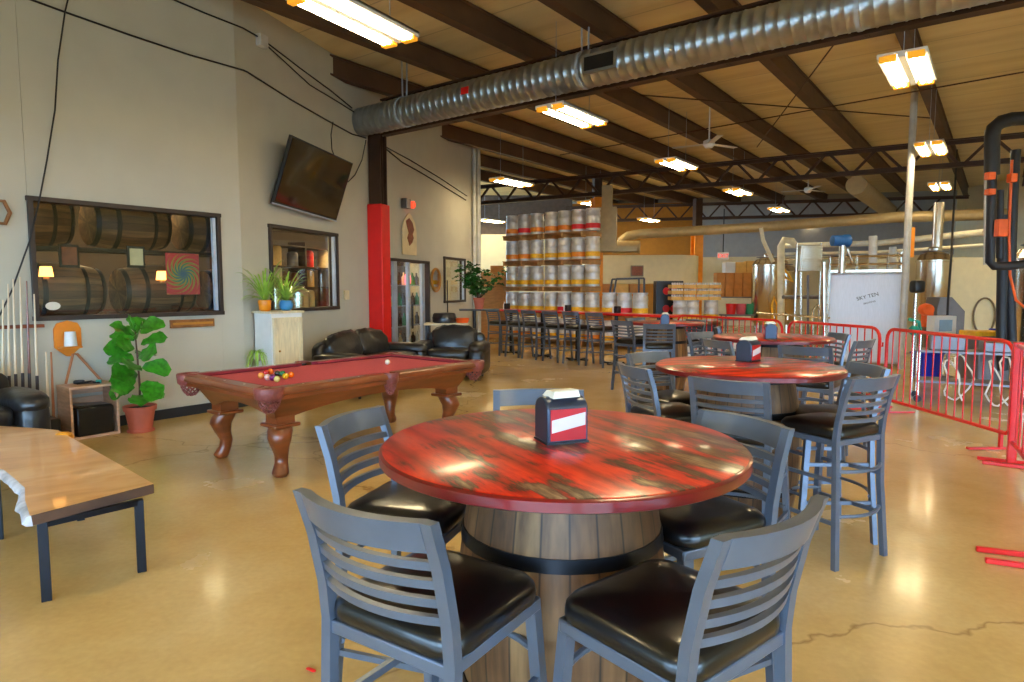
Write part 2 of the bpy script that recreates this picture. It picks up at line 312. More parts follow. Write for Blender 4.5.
# ================================================================== SETTING
CZ=5.4
struct('floor',MB().box((2,13,-.1),(40,40,.2)),M['floor'])
struct('ceiling',MB().box((2,13,CZ+.1),(40,40,.2)),M['ceil'])
def wall_with_holes(name,P,D,N,s0,s1,z0,z1,th,holes,m):
    # wall slab behind the plane, with rectangular holes (s0,s1,z0,z1)
    mb=MB(); holes=sorted(holes); ang=math.atan2(D.y,D.x)
    def piece(a,b,c,d):
        if b-a<1e-4 or d-c<1e-4: return
        ctr=P+D*((a+b)/2)-N*(th/2); mb.box((ctr.x,ctr.y,(c+d)/2),(b-a,th,d-c),ang)
    cur=s0
    for h in holes:
        piece(cur,h[0],z0,z1); piece(h[0],h[1],z0,h[2]); piece(h[0],h[1],h[3],z1); cur=h[1]
    piece(cur,s1,z0,z1)
    return struct(name,mb,m)
w1a,w1b=wco(WL(27.2,195.6,1),1),wco(WL(222,315,1),1)
win1=(w1a[0],w1b[0],1.26,2.54)
a,b=wco(WL(268.2,223.6,2),2),wco(WL(337.6,308.6,2),2); win2=(a[0],b[0],1.25,2.49)
a,b=wco(WL(386.8,257,2),2),wco(WL(427.7,262,2),2); door=(a[0],b[0],.06,2.18)
a,b=wco(WL(443.4,255.8,2),2),wco(WL(464.3,260.2,2),2); win3=(a[0],b[0],1.25,2.32)
wall_with_holes('wall_left',CORN,D1,N1,-16,0,0,CZ,.16,[win1],M['wall'])
wall_with_holes('wall_back_left',CORN,D2,N2,0,9.1,0,CZ,.16,[win2,door,win3],M['wall'])
# store room seen through the panes
p=CORN-N1*3.2; struct('wall_store_left',MB().box((p.x-D1.x*9.3,p.y-D1.y*9.3,2.7),(17,.1,5.4),wang(1)),M['dark'])
p=CORN-N2*3.0+D2*6; struct('wall_store_back',MB().box((p.x,p.y,2.7),(14,.1,5.4),wang(2)),mat('store_wall',(74,58,48),.8,var=.3,scale=2))
for nm,w,(s0,s1,z0,z1) in (('window_1',1,win1),('window_2',2,win2),('window_3',2,win3)):
    D,N=(D1,N1) if w==1 else (D2,N2)
    r=empty(nm,CORN+D*((s0+s1)/2)+Vector((0,0,z0)),wang(w)); r['kind']='structure'
    W=s1-s0; Hh=z1-z0; f=MB(); t=.05
    # local x along the wall, local -y into the room (N = rot(-90) of D)
    for c,d in (((0,.04,t/2-.01),(W+.04,.16,t)),((0,.04,Hh-t/2+.01),(W+.04,.16,t)),((-W/2+t/2-.01,.04,Hh/2),(t,.16,Hh)),((W/2-t/2+.01,.04,Hh/2),(t,.16,Hh))): f.box(c,d)
    f.build('window_frame',M['darkframe'],r,bevel=.004)
    MB().box((0,.07,Hh/2),(W-2*t+.02,.006,Hh-2*t+.02)).build('window_pane',M['glass'],r)
    MB().box((W/2-t-.02,.01,Hh/2),(.04,.05,Hh-2*t)).build('aluminium_stop',M['alum'],r)
# trim
for nm,w,s0,s1 in (('baseboard_left',1,-16,0),('baseboard_back_left',2,0,door[0]),('baseboard_back_far',2,door[1],9.1)):
    D,N=(D1,N1) if w==1 else (D2,N2); p=CORN+D*((s0+s1)/2)+N*.008
    struct(nm,MB().box((p.x,p.y,.06),(s1-s0,.016,.12),wang(w)),M['base'])
# cooler doorway
r=empty('door_1',CORN+D2*((door[0]+door[1])/2)+Vector((0,0,0)),wang(2)); r['kind']='structure'
W=door[1]-door[0]; f=MB(); f.box((0,.03,2.15),(W+.06,.14,.06)); f.box((-W/2,.03,1.08),(.06,.14,2.15)); f.box((W/2,.03,1.08),(.06,.14,2.15)); f.box((0,.03,.04),(W,.14,.08)); f.build('door_frame',M['darkframe'],r)
for i,x in enumerate((-W/2+.3,W/2-.3,-.05)):
    MB().box((x,.0,1.08),(.14 if i<2 else .1,.06,2.08)).build('door_stile',M['alum'],r,bevel=.004)
MB().box((0,.05,1.08),(W-.08,.006,2.06)).build('door_pane',M['glass'],r)
MB().box((.02,-.06,1.0),(.025,.04,.5)).build('door_handle',M['black'],r,bevel=.004)
# far end of left wall: return and conduits
E2=CORN+D2*9.1
struct('wall_far_return',MB().box((E2.x-1.0,E2.y+.08,2.7),(2.1,.16,5.4),0),M['wall'])
for i,(s,n,rr) in enumerate(((8.75,.08,.045),(8.98,.1,.03),(9.16,.06,.05))):
    q=CORN+D2*s+N2*n; single('conduit_pipe',MB().tube([(q.x,q.y,0),(q.x,q.y,5.3)],rr,10),M['conduit'],'vertical pale grey conduit, %s from the left, at the far end of the left wall'%ORD[i],'conduit','conduits at the end of the left wall')
# far rooms
struct('wall_back',MB().box((15,26.4,1.45),(34,.2,2.9),math.radians(-13)),M['wall2'])
struct('wall_back_upper',MB().box((15,26.38,4.15),(34,.22,2.5),math.radians(-13)),M['wallgrey'])
struct('wall_far_left',MB().box((-1.5,27.2,1.9),(8,.2,3.8)),M['wall2'])
struct('wall_far_left_upper',MB().box((-1.5,27.25,4.6),(8,.2,1.6)),M['dark'])
struct('wall_ochre',MB().box((5.0,28.2,2.6),(6.0,.2,5.2),math.radians(-5)),M['ochre'])
struct('wall_right',MB().box((17.5,10,2.7),(.2,38,5.4)),M['wall2'])
# street side behind the camera: tall openings to the daylight
fw=MB(); fw.box((2,-4.5,4.15),(40,.3,2.5)); 
for x in (-14,-9,-4.2,.6,5.4,10.2,15): fw.box((x,-4.5,1.7),(.45,.3,3.4))
fw.box((2,-4.5,.15),(40,.3,.3)); struct('wall_front',fw,M['wall2'])
struct('floor_sky_blocker',MB().box((0,-34.7,-.1),(160,60,.18)),mat('asphalt',(110,108,104),.9,var=.1))  # unseen ground, added to stop sky light coming from below
struct('wall_brewery',MB().box((13.2,16.05,1.17),(8.6,.16,2.34)),M['wall2'])
# cream office block in the distance
blk=MB(); pl=[(2.7,23.3),(5.9,22.9),(6.5,23.2),(6.8,23.8),(6.9,26.2),(2.7,26.6)]
blk.prism(pl,1.75,2.75); struct('wall_office',blk,M['wall2'])
tp=empty('framed_notice',DY(637,271,22.75)-Vector((0,0,.18)),-.1,'small brown framed notice on the cream office block','picture')
MB().box((0,0,.18),(.44,.04,.38)).build('frame',M['hosebr'],tp); MB().box((0,-.025,.18),(.36,.01,.3)).build('print',M['brown'],tp)
# ------------------------------------------------------------------ roof steel
for i,t in enumerate((-13.6,-12.05,-10.5,-8.95,-7.4,-5.9,-4.55,-3.05,-1.25,.45,2.1,3.8)):
    base=U2*t
    a=base+U1*(3 if t>-5 else (5 if t>-7 else 8.2)); 
    # start where the joist meets the left walls
    best=None
    for s in [x*.1 for x in range(-60,300)]:
        q=base+U1*s
        ins1=(q-CORN).x*N1.x+(q-CORN).y*N1.y>0.03; ins2=(q-CORN).x*N2.x+(q-CORN).y*N2.y>0.03 or (q.y>17.6)
        if ins1 and ins2 and q.y>-4: best=s; break
    a=base+U1*(best if best is not None else 3); bq=base+U1*30.0
    m_=MB(); z=5.2; 
    m_.bar((a.x,a.y,z+.16),(bq.x,bq.y,z+.16),.16,.03); m_.bar((a.x,a.y,z-.14),(bq.x,bq.y,z-.14),.16,.03); m_.bar((a.x,a.y,z),(bq.x,bq.y,z),.10,.29)
    single('roof_joist',m_,M['joist'],'brown roof joist under the deck, %s counted from the left wall'%ORD[i],'roof beam','brown roof joists')
def truss(P,ang,L0,L1,zb,zt,label,pitch=1.35,ph=0,w=.1):
    d=Vector((math.cos(ang),math.sin(ang),0)); r=empty('roof_truss',P,ang,label,'roof truss','open web roof trusses')
    for nm,z in (('bottom_chord',zb),('top_chord',zt)):
        m=MB(); m.box(((L0+L1)/2,0,z),(L1-L0,.16,.03)); m.box(((L0+L1)/2,0,z+(.05 if nm[0]=='b' else -.05)),(L1-L0,.05,.1)); m.build(nm,M['steel'],r)
    x=L0+ph; up=False
    while x<L1-pitch:
        MB().bar((x,0,zb if not up else zt),(x+pitch*.5,0,zt if not up else zb),.06).build('web_strut',M['steel'],r)
        x+=pitch*.5; up=not up
    return r
# girder beside the round duct
P1=Vector((-2.30,11.9,0)); truss(P1,math.radians(-37),0,13,4.33,4.93,'long brown roof truss running beside the big round duct',1.5,.2)
P2=Vector((-1.0,21.6,0)); truss(P2,math.radians(-31),-.2,17,4.33,4.93,'middle roof truss above the keg stacks',1.1)
P3=Vector((1.5,27.4,0)); truss(P3,math.radians(-13),-.2,15.5,4.3,4.93,'farthest roof truss above the brewing vessels',1.1)
P4=Vector((-.8,25.3,0)); 
# cross brace rods under the deck
for a,b,lab in (((560,155),(1024,72),'thin bracing rod under the deck left of the near right light'),((640,95),(930,118),'thin bracing rod crossing the deck from the duct to the white pole'),((757,147),(865,3),'thin bracing rod rising toward the right end of the duct')):
    single('bracing_rod',MB().tube([G(a[0],a[1],4.98),G(b[0],b[1],4.98)],.012,6),M['steel'],lab,'rod','bracing rods')
# ------------------------------------------------------------------ spiral duct
d=math.radians(-37); D0=Vector((-2.72,11.72,4.5)); dv=Vector((math.cos(d),math.sin(d),0))
r=empty('round_duct',D0,d,'large spiral seam galvanised round duct hanging under the roof','duct')
prof=[]; L=13.0; x=.02; n=0
while x<L:
    prof+=[(.235,x),(.235,x+.105),(.242,x+.113),(.242,x+.122)]; x+=.13
m=MB(); m.lathe([(z,q) for z,q in prof],28,axis='X'); m.build('duct_shell',M['duct'],r,sharp=60)
MB().lathe([(.25,0),(.25,.05)],28,axis='X').build('end_cap',M['duct'],r)
def ductx(px,py): 
    q=ray(px,py); nn=Vector((-dv.y,dv.x,0)); t=(D0.x*nn.x+D0.y*nn.y)/(q.x*nn.x+q.y*nn.y); w=Vector((q.x*t,q.y*t,0)); return (w-Vector((D0.x,D0.y,0))).dot(dv)
gx=ductx(608,55)
v=MB(); R_=Matrix.Rotation(math.radians(58),3,'X'); 
v.box((gx,-.2,-.02),(.5,.09,.24)); v.build('grille_frame',M['duct'],r)
v=MB(); v.box((gx,-.25,-.02),(.42,.012,.17)); v.build('grille_opening',M['black'],r)
sx=ductx(475,90); MB().box((sx,-.235,.02),(.14,.02,.1)).build('red_sticker',M['red'],r)
for hx in (ductx(405,118),ductx(585,58),ductx(860,5)):
    h=MB(); h.bar((hx-.05,0,.24),(hx-.06,0,.85),.03,.008); h.bar((hx+.05,0,.24),(hx+.06,0,.85),.03,.008); h.lathe([(.246,hx-.02),(.246,hx+.02)],24,axis='X'); h.build('hanger',M['alum'],r)
# ------------------------------------------------------------------ ceiling lights
def light_proto():
    r=empty('ceiling_light',(0,0,0)); L=1.22; m=MB()
    m.box((0,0,.075),(L,.46,.02)); 
    for s in (-1,1): m.bar((-L/2,s*.2,.06),(L/2,s*.2,.06),.06,.05)
    m.box((0,0,.05),(L,.07,.05)); m.build('housing',M['white'],r)
    for y in (-.165,-.095,.095,.165):
        MB().tube([(-L/2+.06,y,.028),(L/2-.06,y,.028)],.02,8).build('tube',M['tube'],r)
    for x in (-L/2+.03,L/2-.03):
        e=MB()
        for y in (-.13,.13): e.box((x,y,.03),(.07,.16,.06))
        e.build('lamp_holder',M['tubecap'],r,bevel=.008)
    for x in (-.45,.45): MB().tube([(x,0,.08),(x,0,1.2)],.004,5).build('hanging_wire',M['alum'],r)
    index_kids(r); return r
LP=[((357,24),4.0,'bright four tube light nearest the left wall, at the top of the view'),((573,119),4.0,'ceiling light just below the middle of the big round duct'),((677,166.5),4.1,'ceiling light to the left of the white ceiling fan'),
 ((738,193.5),4.15,'ceiling light right of and beyond the one below the ceiling fan'),((512,184),4.1,'ceiling light over the far end of the left wall'),((593,205),4.2,'ceiling light partly behind the top of the orange keg stack column'),
 ((649,221),4.2,'small distant light above the cream horizontal duct'),((492,222),4.2,'distant light left of the keg stack top row'),((908,74),4.0,'bright light by the top of the tall white pole'),
 ((931,151),4.1,'light behind the tall white pole, second of the right hand row'),((940,188),4.15,'third light of the right hand row'),((952,224),4.2,'fourth light of the right hand row'),((946,233),4.2,'fifth and lowest looking light of the right hand row'),
 ((779,211),4.2,'distant light at the centre of the brewing area'),((812,225),4.2,'faint distant light in front of the grey far wall')]
lp=light_proto()
for i,((px,py),z,lab) in enumerate(LP):
    o=lp if i==0 else copy_tree(lp); o.location=G(px,py,z); o.rotation_euler=(0,0,math.atan2(U1.y,U1.x)+(math.radians(6) if i==0 else 0)); tag(o,lab,'ceiling light','hanging tube lights')
for k,(x,y) in enumerate(((5.6,4.2),(1.2,3.4),(-4.2,1.6),(-1.6,-1.6),(4.6,-1.6),(9.6,5.4),(13.0,9.5),(12.4,14.5))):  # more fixtures out of view, added to brighten the room
    o=copy_tree(lp); o.location=(x,y,4.0); o.rotation_euler=(0,0,math.atan2(U1.y,U1.x)); tag(o,['added ceiling light over the red barrier feet','added ceiling light over the nearest barrel tables','added ceiling light over the live edge table','added ceiling light nearest the street windows, left','added ceiling light nearest the street windows, right','added ceiling light right of the black pipes','added ceiling light by the right wall','added far ceiling light by the right wall'][k],'ceiling light','hanging tube lights')
for k,(w_,s_,n_,zz) in enumerate(((1,-2.6,-1.9,3.2),(2,1.4,-1.5,3.2),(2,4.9,-1.4,3.2),(2,7.2,-1.5,3.2))):  # extra tubes added to brighten the store room behind the glass
    D_,N_=(D1,N1) if w_==1 else (D2,N2); q_=CORN+D_*s_+N_*n_
    o=copy_tree(lp); o.location=(q_.x,q_.y,zz); o.rotation_euler=(0,0,wang(w_)); tag(o,['added tube light in the barrel store room','added tube light behind the second window','added tube light inside behind the cooler doors','added tube light behind the small far window'][k],'ceiling light','hanging tube lights')
# ceiling fans
def fan(c,lab,s=1):
    r=empty('ceiling_fan',c,.5,lab,'ceiling fan','white ceiling fans'); MB().tube([(0,0,.08),(0,0,5.38-c.z)],.015,8).build('rod',M['white'],r)
    MB().lathe([(.02,.1),(.11,.06),(.12,-.02),(.07,-.08),(.01,-.09)],18).build('motor',M['white'],r)
    for k in range(3):
        a=k*2*PI/3; b=MB(); b.box((math.cos(a)*.42*s,math.sin(a)*.42*s,.0),(.66*s,.12,.01),a); b.build('blade',M['white'],r)
fan(G(709,144,4.5),'white ceiling fan hanging right of centre under the deck'); fan(G(808,190,4.5),'smaller looking white ceiling fan far off above the brewing area')
def smoke(px,py,z,lab):
    p=G(px,py,z); r=empty('heater_cap',p,0,lab,'vent')
# ------------------------------------------------------------------ columns
p=CORN+D2*3.5+N2*.15
r=empty('padded_column',p,wang(2),'brown steel column at the left wall with a bright red pad around its lower part','column')
m=MB(); m.box((0,0,2.2),(.02,.2,4.3)); m.box((-.11,0,2.2),(.025,.24,4.3)); m.box((.11,0,2.2),(.025,.24,4.3)); m.build('steel_post',M['steel'],r)
MB().box((0,0,1.57),(.32,.3,3.08)).build('red_pad',M['pad'],r,bevel=.02)
for (px,py,Y,w_,lab,ctop) in ((597,210,19.8,.3,'orange painted column rising behind the keg stack',4.3),(697,240,25.2,.34,'orange painted column in front of the grey far wall',3.95)):
    q=DY(px,py,Y); r=empty('orange_column',(q.x,q.y,0),.2,lab,'column','orange columns')
    m=MB(); m.box((0,0,ctop/2),(w_*.3,w_,ctop)); m.box((0,-w_/2,ctop/2),(w_,.03,ctop)); m.box((0,w_/2,ctop/2),(w_,.03,ctop)); m.build('painted_shaft',M['colo'],r)
    MB().box((0,0,(ctop+5.0)/2),(w_*.8,w_*.8,5.0-ctop)).build('steel_top',M['steel'],r)
q=DY(909,270,17.5); single('slim_orange_post',MB().box((q.x,q.y,1.6),(.14,.14,3.2)),M['colo'],'slim orange post right of the white quilted tank','post')
# ================================================================== STOOLS
def stool_proto():
    r=empty('bar_stool',(0,0,0)); W=.44
    # seat cushion
    o=rrect(.43,.42,.07,5); rs=[]
    for k,z in ((.90,.735),(.99,.745),(1.0,.765),(.985,.785),(.92,.803),(.75,.815),(.4,.822),(.1,.824)): rs.append([Vector((x*k,y*k,z)) for x,y in o])
    MB().rings(rs).build('seat',M['vinyl'],r,sharp=60)
    m=MB(); 
    for s in (-1,1): m.box((s*.19,0,.72),(.03,.40,.035)); m.box((0,s*.19,.72),(.40,.03,.035))
    m.build('seat_frame',M['chair'],r,bevel=.004)
    def post(s):
        # square rear leg running on into the back post, bent backwards above the seat
        pts=[(-.235,0),(-.205,.45),(-.195,.74),(-.205,.84),(-.235,.98),(-.275,1.1)]
        rs=[]
        for y,z in pts:
            x=s*(.205 if z<.7 else .205); t=.02
            if z<.45: x=s*(.225-.02*z/.45)
            u=.0145; t=.0165 if z>.7 else .018
            rs.append([Vector((x-t,y-u,z)),Vector((x+t,y-u,z)),Vector((x+t,y+u,z)),Vector((x-t,y+u,z))])
        return MB().rings(rs)
    for s in (-1,1):
        post(s).build('rear_leg',M['chair'],r,sharp=25)
        m=MB(); rs=[]
        for x,y,z in ((.225,.235,0),(.185,.185,.735)):
            t=.017; rs.append([Vector((s*x-t,y-t,z)),Vector((s*x+t,y-t,z)),Vector((s*x+t,y+t,z)),Vector((s*x-t,y+t,z))])
        m.rings(rs).build('front_leg',M['chair'],r,sharp=25)
    def slat(z0,z1,yo0,yo1,bow,t=.012):
        # curved cross piece between the posts
        n=10; rs=[]
        for i in range(n+1):
            x=-.19+.38*i/n; b=-bow*(1-(x/.19)**2)
            rs.append([Vector((x,yo0+b-t,z0)),Vector((x,yo0+b+t,z0)),Vector((x,yo1+b+t,z1)),Vector((x,yo1+b-t,z1))])
        return MB().rings(rs)
    def yy(z): 
        P=[(.74,-.195),(.84,-.205),(.98,-.235),(1.1,-.275)]
        for (a,ya),(b,yb) in zip(P,P[1:]):
            if z<=b+1e-6: return ya+(yb-ya)*(z-a)/(b-a)
        return -.275
    slat(1.025,1.1,yy(1.025),yy(1.1),.045,.016).build('top_rail',M['chair'],r,sharp=30)
    for z in (.835,.882,.929,.976): slat(z,z+.022,yy(z),yy(z+.022),.04,.009).build('slat',M['chair'],r,sharp=30)
    # curved foot rings and side stretchers
    for z,nm in ((.3,'foot_ring'),(.56,'upper_ring')):
        k=.225-.02*z/.45 if z<.45 else .205
        for sgn in (1,-1):
            m=MB(); pts=[]; yb=.2
            for i in range(9):
                a=i/8; x=-k+2*k*a; pts.append((x,sgn*(yb+.07*(1-(2*a-1)**2)),z))
            m.tube(pts,.011,8); m.build(nm,M['chair'],r)
    for s in (-1,1):
        for z in (.26,.5): 
            MB().bar((s*(.217 if z<.4 else .205),-.21,z),(s*(.215 if z<.4 else .2),.205,z),.018,.022).build('stretcher',M['chair'],r)
    index_kids(r); return r
sp=stool_proto(); first=[True]
def stool(mid,yaw,label,group,back=.275):
    o=sp if first[0] else copy_tree(sp); first[0]=False
    a=math.radians(yaw); f=Vector((-math.sin(a),math.cos(a),0))
    o.location=Vector((mid[0],mid[1],0))+f*back; o.rotation_euler=(0,0,a); tag(o,label,'bar stool',group); return o
g1='bar stools around the nearest barrel table'; g2='bar stools around the second barrel table'; g3='bar stools around the third barrel table'; g4='bar stools around the farthest barrel table'
stool((-.35,1.46),-33,'grey bar stool at the bottom left, its slatted back toward us',g1)
stool((-.63,2.52),251,'grey bar stool on the left of the nearest table, its back toward the pool table',g1)
stool((.13,3.15),180,'stool behind the nearest table, only its top rail showing over the edge',g1)
stool((.89,2.46),118,'blue-grey bar stool tucked under the right edge of the nearest table',g1)
stool((.58,1.39),39,'bar stool at the bottom right with large black seat, back toward the right edge',g1)
stool((1.18,3.52),-37,'blue-grey bar stool directly in front of the second barrel table',g2)
stool((2.05,3.63),28,'bar stool standing clear on the right of the second table, legs visible',g2)
stool((2.31,4.17),90,'bar stool on the right rear of the second table, behind the one standing clear',g2)
stool((1.05,5.0),214,'bar stool at the left rear of the second round table',g2)
stool((.78,4.16),-74,'bar stool at the left of the second table, seen almost edge on',g2)
stool((2.5,5.51),-40,'bar stool between second and third tables, behind the black napkin box',g3)
stool((1.96,6.21),-71,'stool front left of the third table, half hidden by the second table',g3)
stool((3.6,7.1),90,'bar stool at the right of the third table, against the red barrier',g3)
stool((3.39,6.2),40,'dark backed bar stool between the second table and the barrier joint',g3)
stool((2.12,7.29),216,'grey bar stool at the rear left of the third table',g3)
stool((2.62,8.2),250,'bar stool behind the third table, only its back showing above the top',g3)
stool((2.05,9.0),-13,'bar stool squarely in front of the farthest barrel table',g4)
stool((1.67,9.9),-55,'stool left of the farthest round table, next to the long counter',g4)
stool((2.05,10.8),215,'bar stool behind the left side of the farthest barrel table',g4)
stool((2.9,10.2),115,'bar stool on the right of the farthest barrel table',g4)
# ================================================================== BARREL TABLES
def barrel_proto(name,parent,h=.93,rb=.27,rm=.345):
    prof=[(rb-.03,0.0),(rb,0.0)]
    for i in range(13):
        t=i/12; prof.append((rb+(rm-rb)*math.sin(PI*t)**.9 if 0<t<1 else rb,.01+t*(h-.02)))
    prof+=[(rb-.03,h),(rb-.03,h-.03),(.02,h-.03)]
    r=MB().lathe(prof,32).build(name,M['staves'],parent,sharp=50)
    for t,w in ((.035,.05),(.27,.05),(.30,.0),(.72,.0),(.755,.042),(.972,.045)):
        if w==0: continue
        z=t*h; rr=lambda zz: rb+(rm-rb)*max(0,math.sin(PI*min(max(zz/h,0),1)))**.9+.004
        m=MB().lathe([(rr(z-w/2)-.01,z-w/2),(rr(z-w/2),z-w/2),(rr(z+w/2),z+w/2),(rr(z+w/2)-.01,z+w/2)],32); m.build('hoop',M['hoop'],r)
    return r
def table_proto():
    r=empty('barrel_table',(0,0,0))
    o=MB(); R=.66; prof=[(.02,1.036),(R-.01,1.036),(R,1.041),(R,1.068),(R-.012,1.075)]
    o.lathe(prof,64); o.build('table_rim',M['rim'],r,sharp=50)
    MB().lathe([(R-.01,1.0745),(R-.014,1.0775),(.02,1.0775)],64).build('tabletop',M['top'],r,sharp=60)
    b=barrel_proto('barrel',r,h=1.036,rb=.315,rm=.385)
    index_kids(r); return r
tp=table_proto()
TB=[((.17,2.18),.93,25,'nearest round red table on an oak barrel, worn planks showing in the paint'),((1.6,4.38),.925,80,'second round red table on a barrel, standing behind the nearest one'),((2.8,6.95),.93,140,'third round red barrel table, close to the red barrier'),((2.37,9.95),.86,200,'farthest round red table, beside the end of the long counter')]
for i,((x,y),s,rz,lab) in enumerate(TB):
    o=tp if i==0 else copy_tree(tp); o.location=(x,y,0); o.scale=(s,s,1); o.rotation_euler=(0,0,math.radians(rz if i else 0)); tag(o,lab,'table','round red barrel tables')
# napkin dispensers
def disp_proto():
    r=empty('napkin_dispenser',(0,0,0)); w,dd,h=.115,.15,.155
    # arched shell: profile in x-z, depth along y
    pr=[(-w/2,0.004),(w/2,0.004),(w/2,h*.72)]+[(w/2*math.cos(a),h*.72+h*.28*math.sin(a)) for a in [PI*k/12 for k in range(1,12)]]+[(-w/2,h*.72)]
    m=MB(); m.rings([[Vector((x,-dd/2,z)) for x,z in pr],[Vector((x,dd/2,z)) for x,z in pr]]); 
    m.build('shell',M['navy'],r,bevel=.006)
    m=MB(); m.box((0,0,.003),(w+.004,dd+.004,.006)); m.build('base_plate',M['black'],r)
    for s in (-1,1):
        m=MB(); m.box((s*(w/2+.002),0,.066),(.004,dd*.86,.105)); c=m.build('advert_card',M['adred'],r)
        m=MB(); a=dd*.41; x=s*(w/2+.0048)
        P=[(x,-a,.04),(x,a,.062),(x,a,.105),(x,-a,.083)]; m.quad(*P); m.add([(x-.0006*s,p[1],p[2]) for p in P],[(3,2,1,0)]); m.build('white_band',M['adwhite'],c)
        text_mesh('FRESH\nFOOD',.024,'lettering',M['adred'],c,(x+.0004*s,0,.0725),(PI/2,math.radians(-8),s*PI/2),.0003) if False else None
    m=MB(); rs=[]
    for k in range(5):
        a=k/4; m_=.05-.004*k
        rs.append([Vector((-m_,-.05+.01*a,h-.004+.02*a)),Vector((m_,-.05+.01*a,h-.002+.02*a)),Vector((m_*.9,.05,h+.0+.022*a)),Vector((-m_,.05,h+.0+.018*a))])
    m.rings(rs); m.build('napkins',M['paper'],r,sharp=60)
    index_kids(r); return r
dp=disp_proto()
for i,(p,rz,lab) in enumerate(((G(561,440,1.078),20,'black napkin dispenser with red card sides on the nearest barrel table'),(G(748,361,1.078),-62,'napkin dispenser with red card and a loose napkin on the second table'),(G(770,338.5,1.078),-15,'small grey-blue napkin dispenser on the third table'),(G(665,325,1.078),-15,'tiny napkin dispenser on the farthest barrel table'))):
    o=dp if i==0 else copy_tree(dp); o.location=p; o.rotation_euler=(0,0,math.radians((-70,-45,-15,-15)[i])); tag(o,lab,'napkin dispenser','napkin dispensers')
n=G(748,361,1.078)+Vector((-.03,.0,.165)); m=MB(); 
m.rings([[Vector((n.x-.06+.02*k+ .0,n.y+.03*k,n.z+.028*k)),Vector((n.x+.03+.0*k,n.y+.03*k,n.z+.01+.022*k)),Vector((n.x+.03,n.y+.03*k+.004,n.z+.014+.022*k)),Vector((n.x-.06+.02*k,n.y+.03*k+.004,n.z+.004+.028*k))] for k in range(3)])
# ================================================================== LONG BAR COUNTER
b0=Vector((-.38,15.22,0)); bd=Vector((.677,-.736,0)); bf=Vector((.736,.677,0)); ba=math.atan2(bd.y,bd.x)
def online(px): # point of the stool line seen at px
    k=(px-512)/(F*math.cos(TH)+0) ; k=(px-512)/652.; t=(k*b0.y-b0.x)/(bd.x-k*bd.y); return b0+bd*t
for i,px in enumerate((491.6,510.5,527.8,549.3,570.3,594)):
    q=online(px); stool((q.x,q.y),-47.4,'grey bar stool in the row at the long red counter, %s from the left'%ORD[i],'row of stools at the long counter')
cA=online(476)+bf*.78; cB=online(655)+bf*.78; Lc=(cB-cA).length; mid=(cA+cB)/2
r=empty('high_counter',(mid.x,mid.y,0),ba,'long narrow red topped high counter in front of the stacked kegs','counter')
MB().box((0,0,1.05),(Lc,.5,.045)).build('counter_top',M['red'],r,bevel=.006)
for k in range(5):
    x=-Lc/2+.4+(Lc-.8)*k/4; m=MB(); m.tube([(x,0,.03),(x,0,1.03)],.04,10); m.box((x,0,.015),(.6,.07,.03)); m.box((x,0,.015),(.07,.5,.03)); m.box((x,0,1.02),(.3,.3,.015)); m.build('pedestal',M['black'],r)
for i,(px,py) in enumerate(((506,302),(567,306),(616.5,307.5))):
    k=(px-512)/652.; cc=cA; t=(k*cc.y-cc.x)/(bd.x-k*bd.y); q=cc+bd*t
    r=empty('condiment_caddy',(q.x,q.y,1.0735),ba,['small condiment caddy at the left end of the long counter','small condiment caddy near the middle of the long counter','small condiment caddy toward the right end of the long counter'][i],'caddy','condiment caddies on the counter')
    MB().box((.04,0,.07),(.1,.12,.14)).build('napkin_box',M['black'],r,bevel=.01); MB().lathe([(.03,0),(.032,.1),(.014,.14),(.012,.18)],12,(-.06,0,0)).build('sauce_bottle',M['white'],r); MB().lathe([(.024,0),(.024,.08),(.016,.1)],12,(-.05,.07,0)).build('shaker',M['red'],r)
# ================================================================== KEGS
def keg_proto(band,nm):
    r=empty('beer_keg',(0,0,0)); R=.2
    prof=[(R-.03,0),(R-.005,.0),(R,.015),(R,.04),(R-.012,.06),(R-.004,.10),(R-.004,.17)]
    prof+=[(R-.004,.18),(R+.006,.20),(R-.004,.22),(R-.004,.37),(R+.006,.39),(R-.004,.41),(R-.004,.49),(R-.02,.53),(R-.012,.545),(R-.002,.56),(R-.002,.585),(R-.02,.585),(R-.02,.55),(.02,.54)]
    MB().lathe(prof,22).build('keg_shell',M['kegsteel'],r,sharp=50)
    MB().lathe([(R-.006,.062),(R+.002,.068),(R+.002,.188),(R-.006,.194)],22).build('label_band',M[band],r)
    MB().lathe([(.04,.53),(.04,.56),(.02,.57)],10).build('valve',M['stainless'],r)
    index_kids(r); return r
protos={b:None for b in ('kegyel','kegor','kegred')}
def keg(p,band,lab,group):
    if protos[band] is None: protos[band]=o=keg_proto(band,band)
    else: o=copy_tree(protos[band])
    o.location=p; o.rotation_euler=(0,0,random.random()*6); 
    tag(o,lab,'keg',group); return o
k0=Vector((.02,19.5,0)); kd=Vector((.765,-.644,0)); ka=math.atan2(kd.y,kd.x)
rows=['bottom','second','middle','fourth','top']
cn={'kegyel':'yellow','kegor':'orange','kegred':'red'}
def pallet_proto():
    r=empty('pallet',(0,0,0)); m=MB()
    for k in range(7): m.box((0,-.43+k*.143,.125),(1.3,.1,.018))
    m.build('deck',M['pallet'],r)
    for x in (-.6,0,.6): MB().box((x,0,.058),(.05,.96,.115)).build('stringer',M['pallet'],r)
    index_kids(r); return r
pp=None
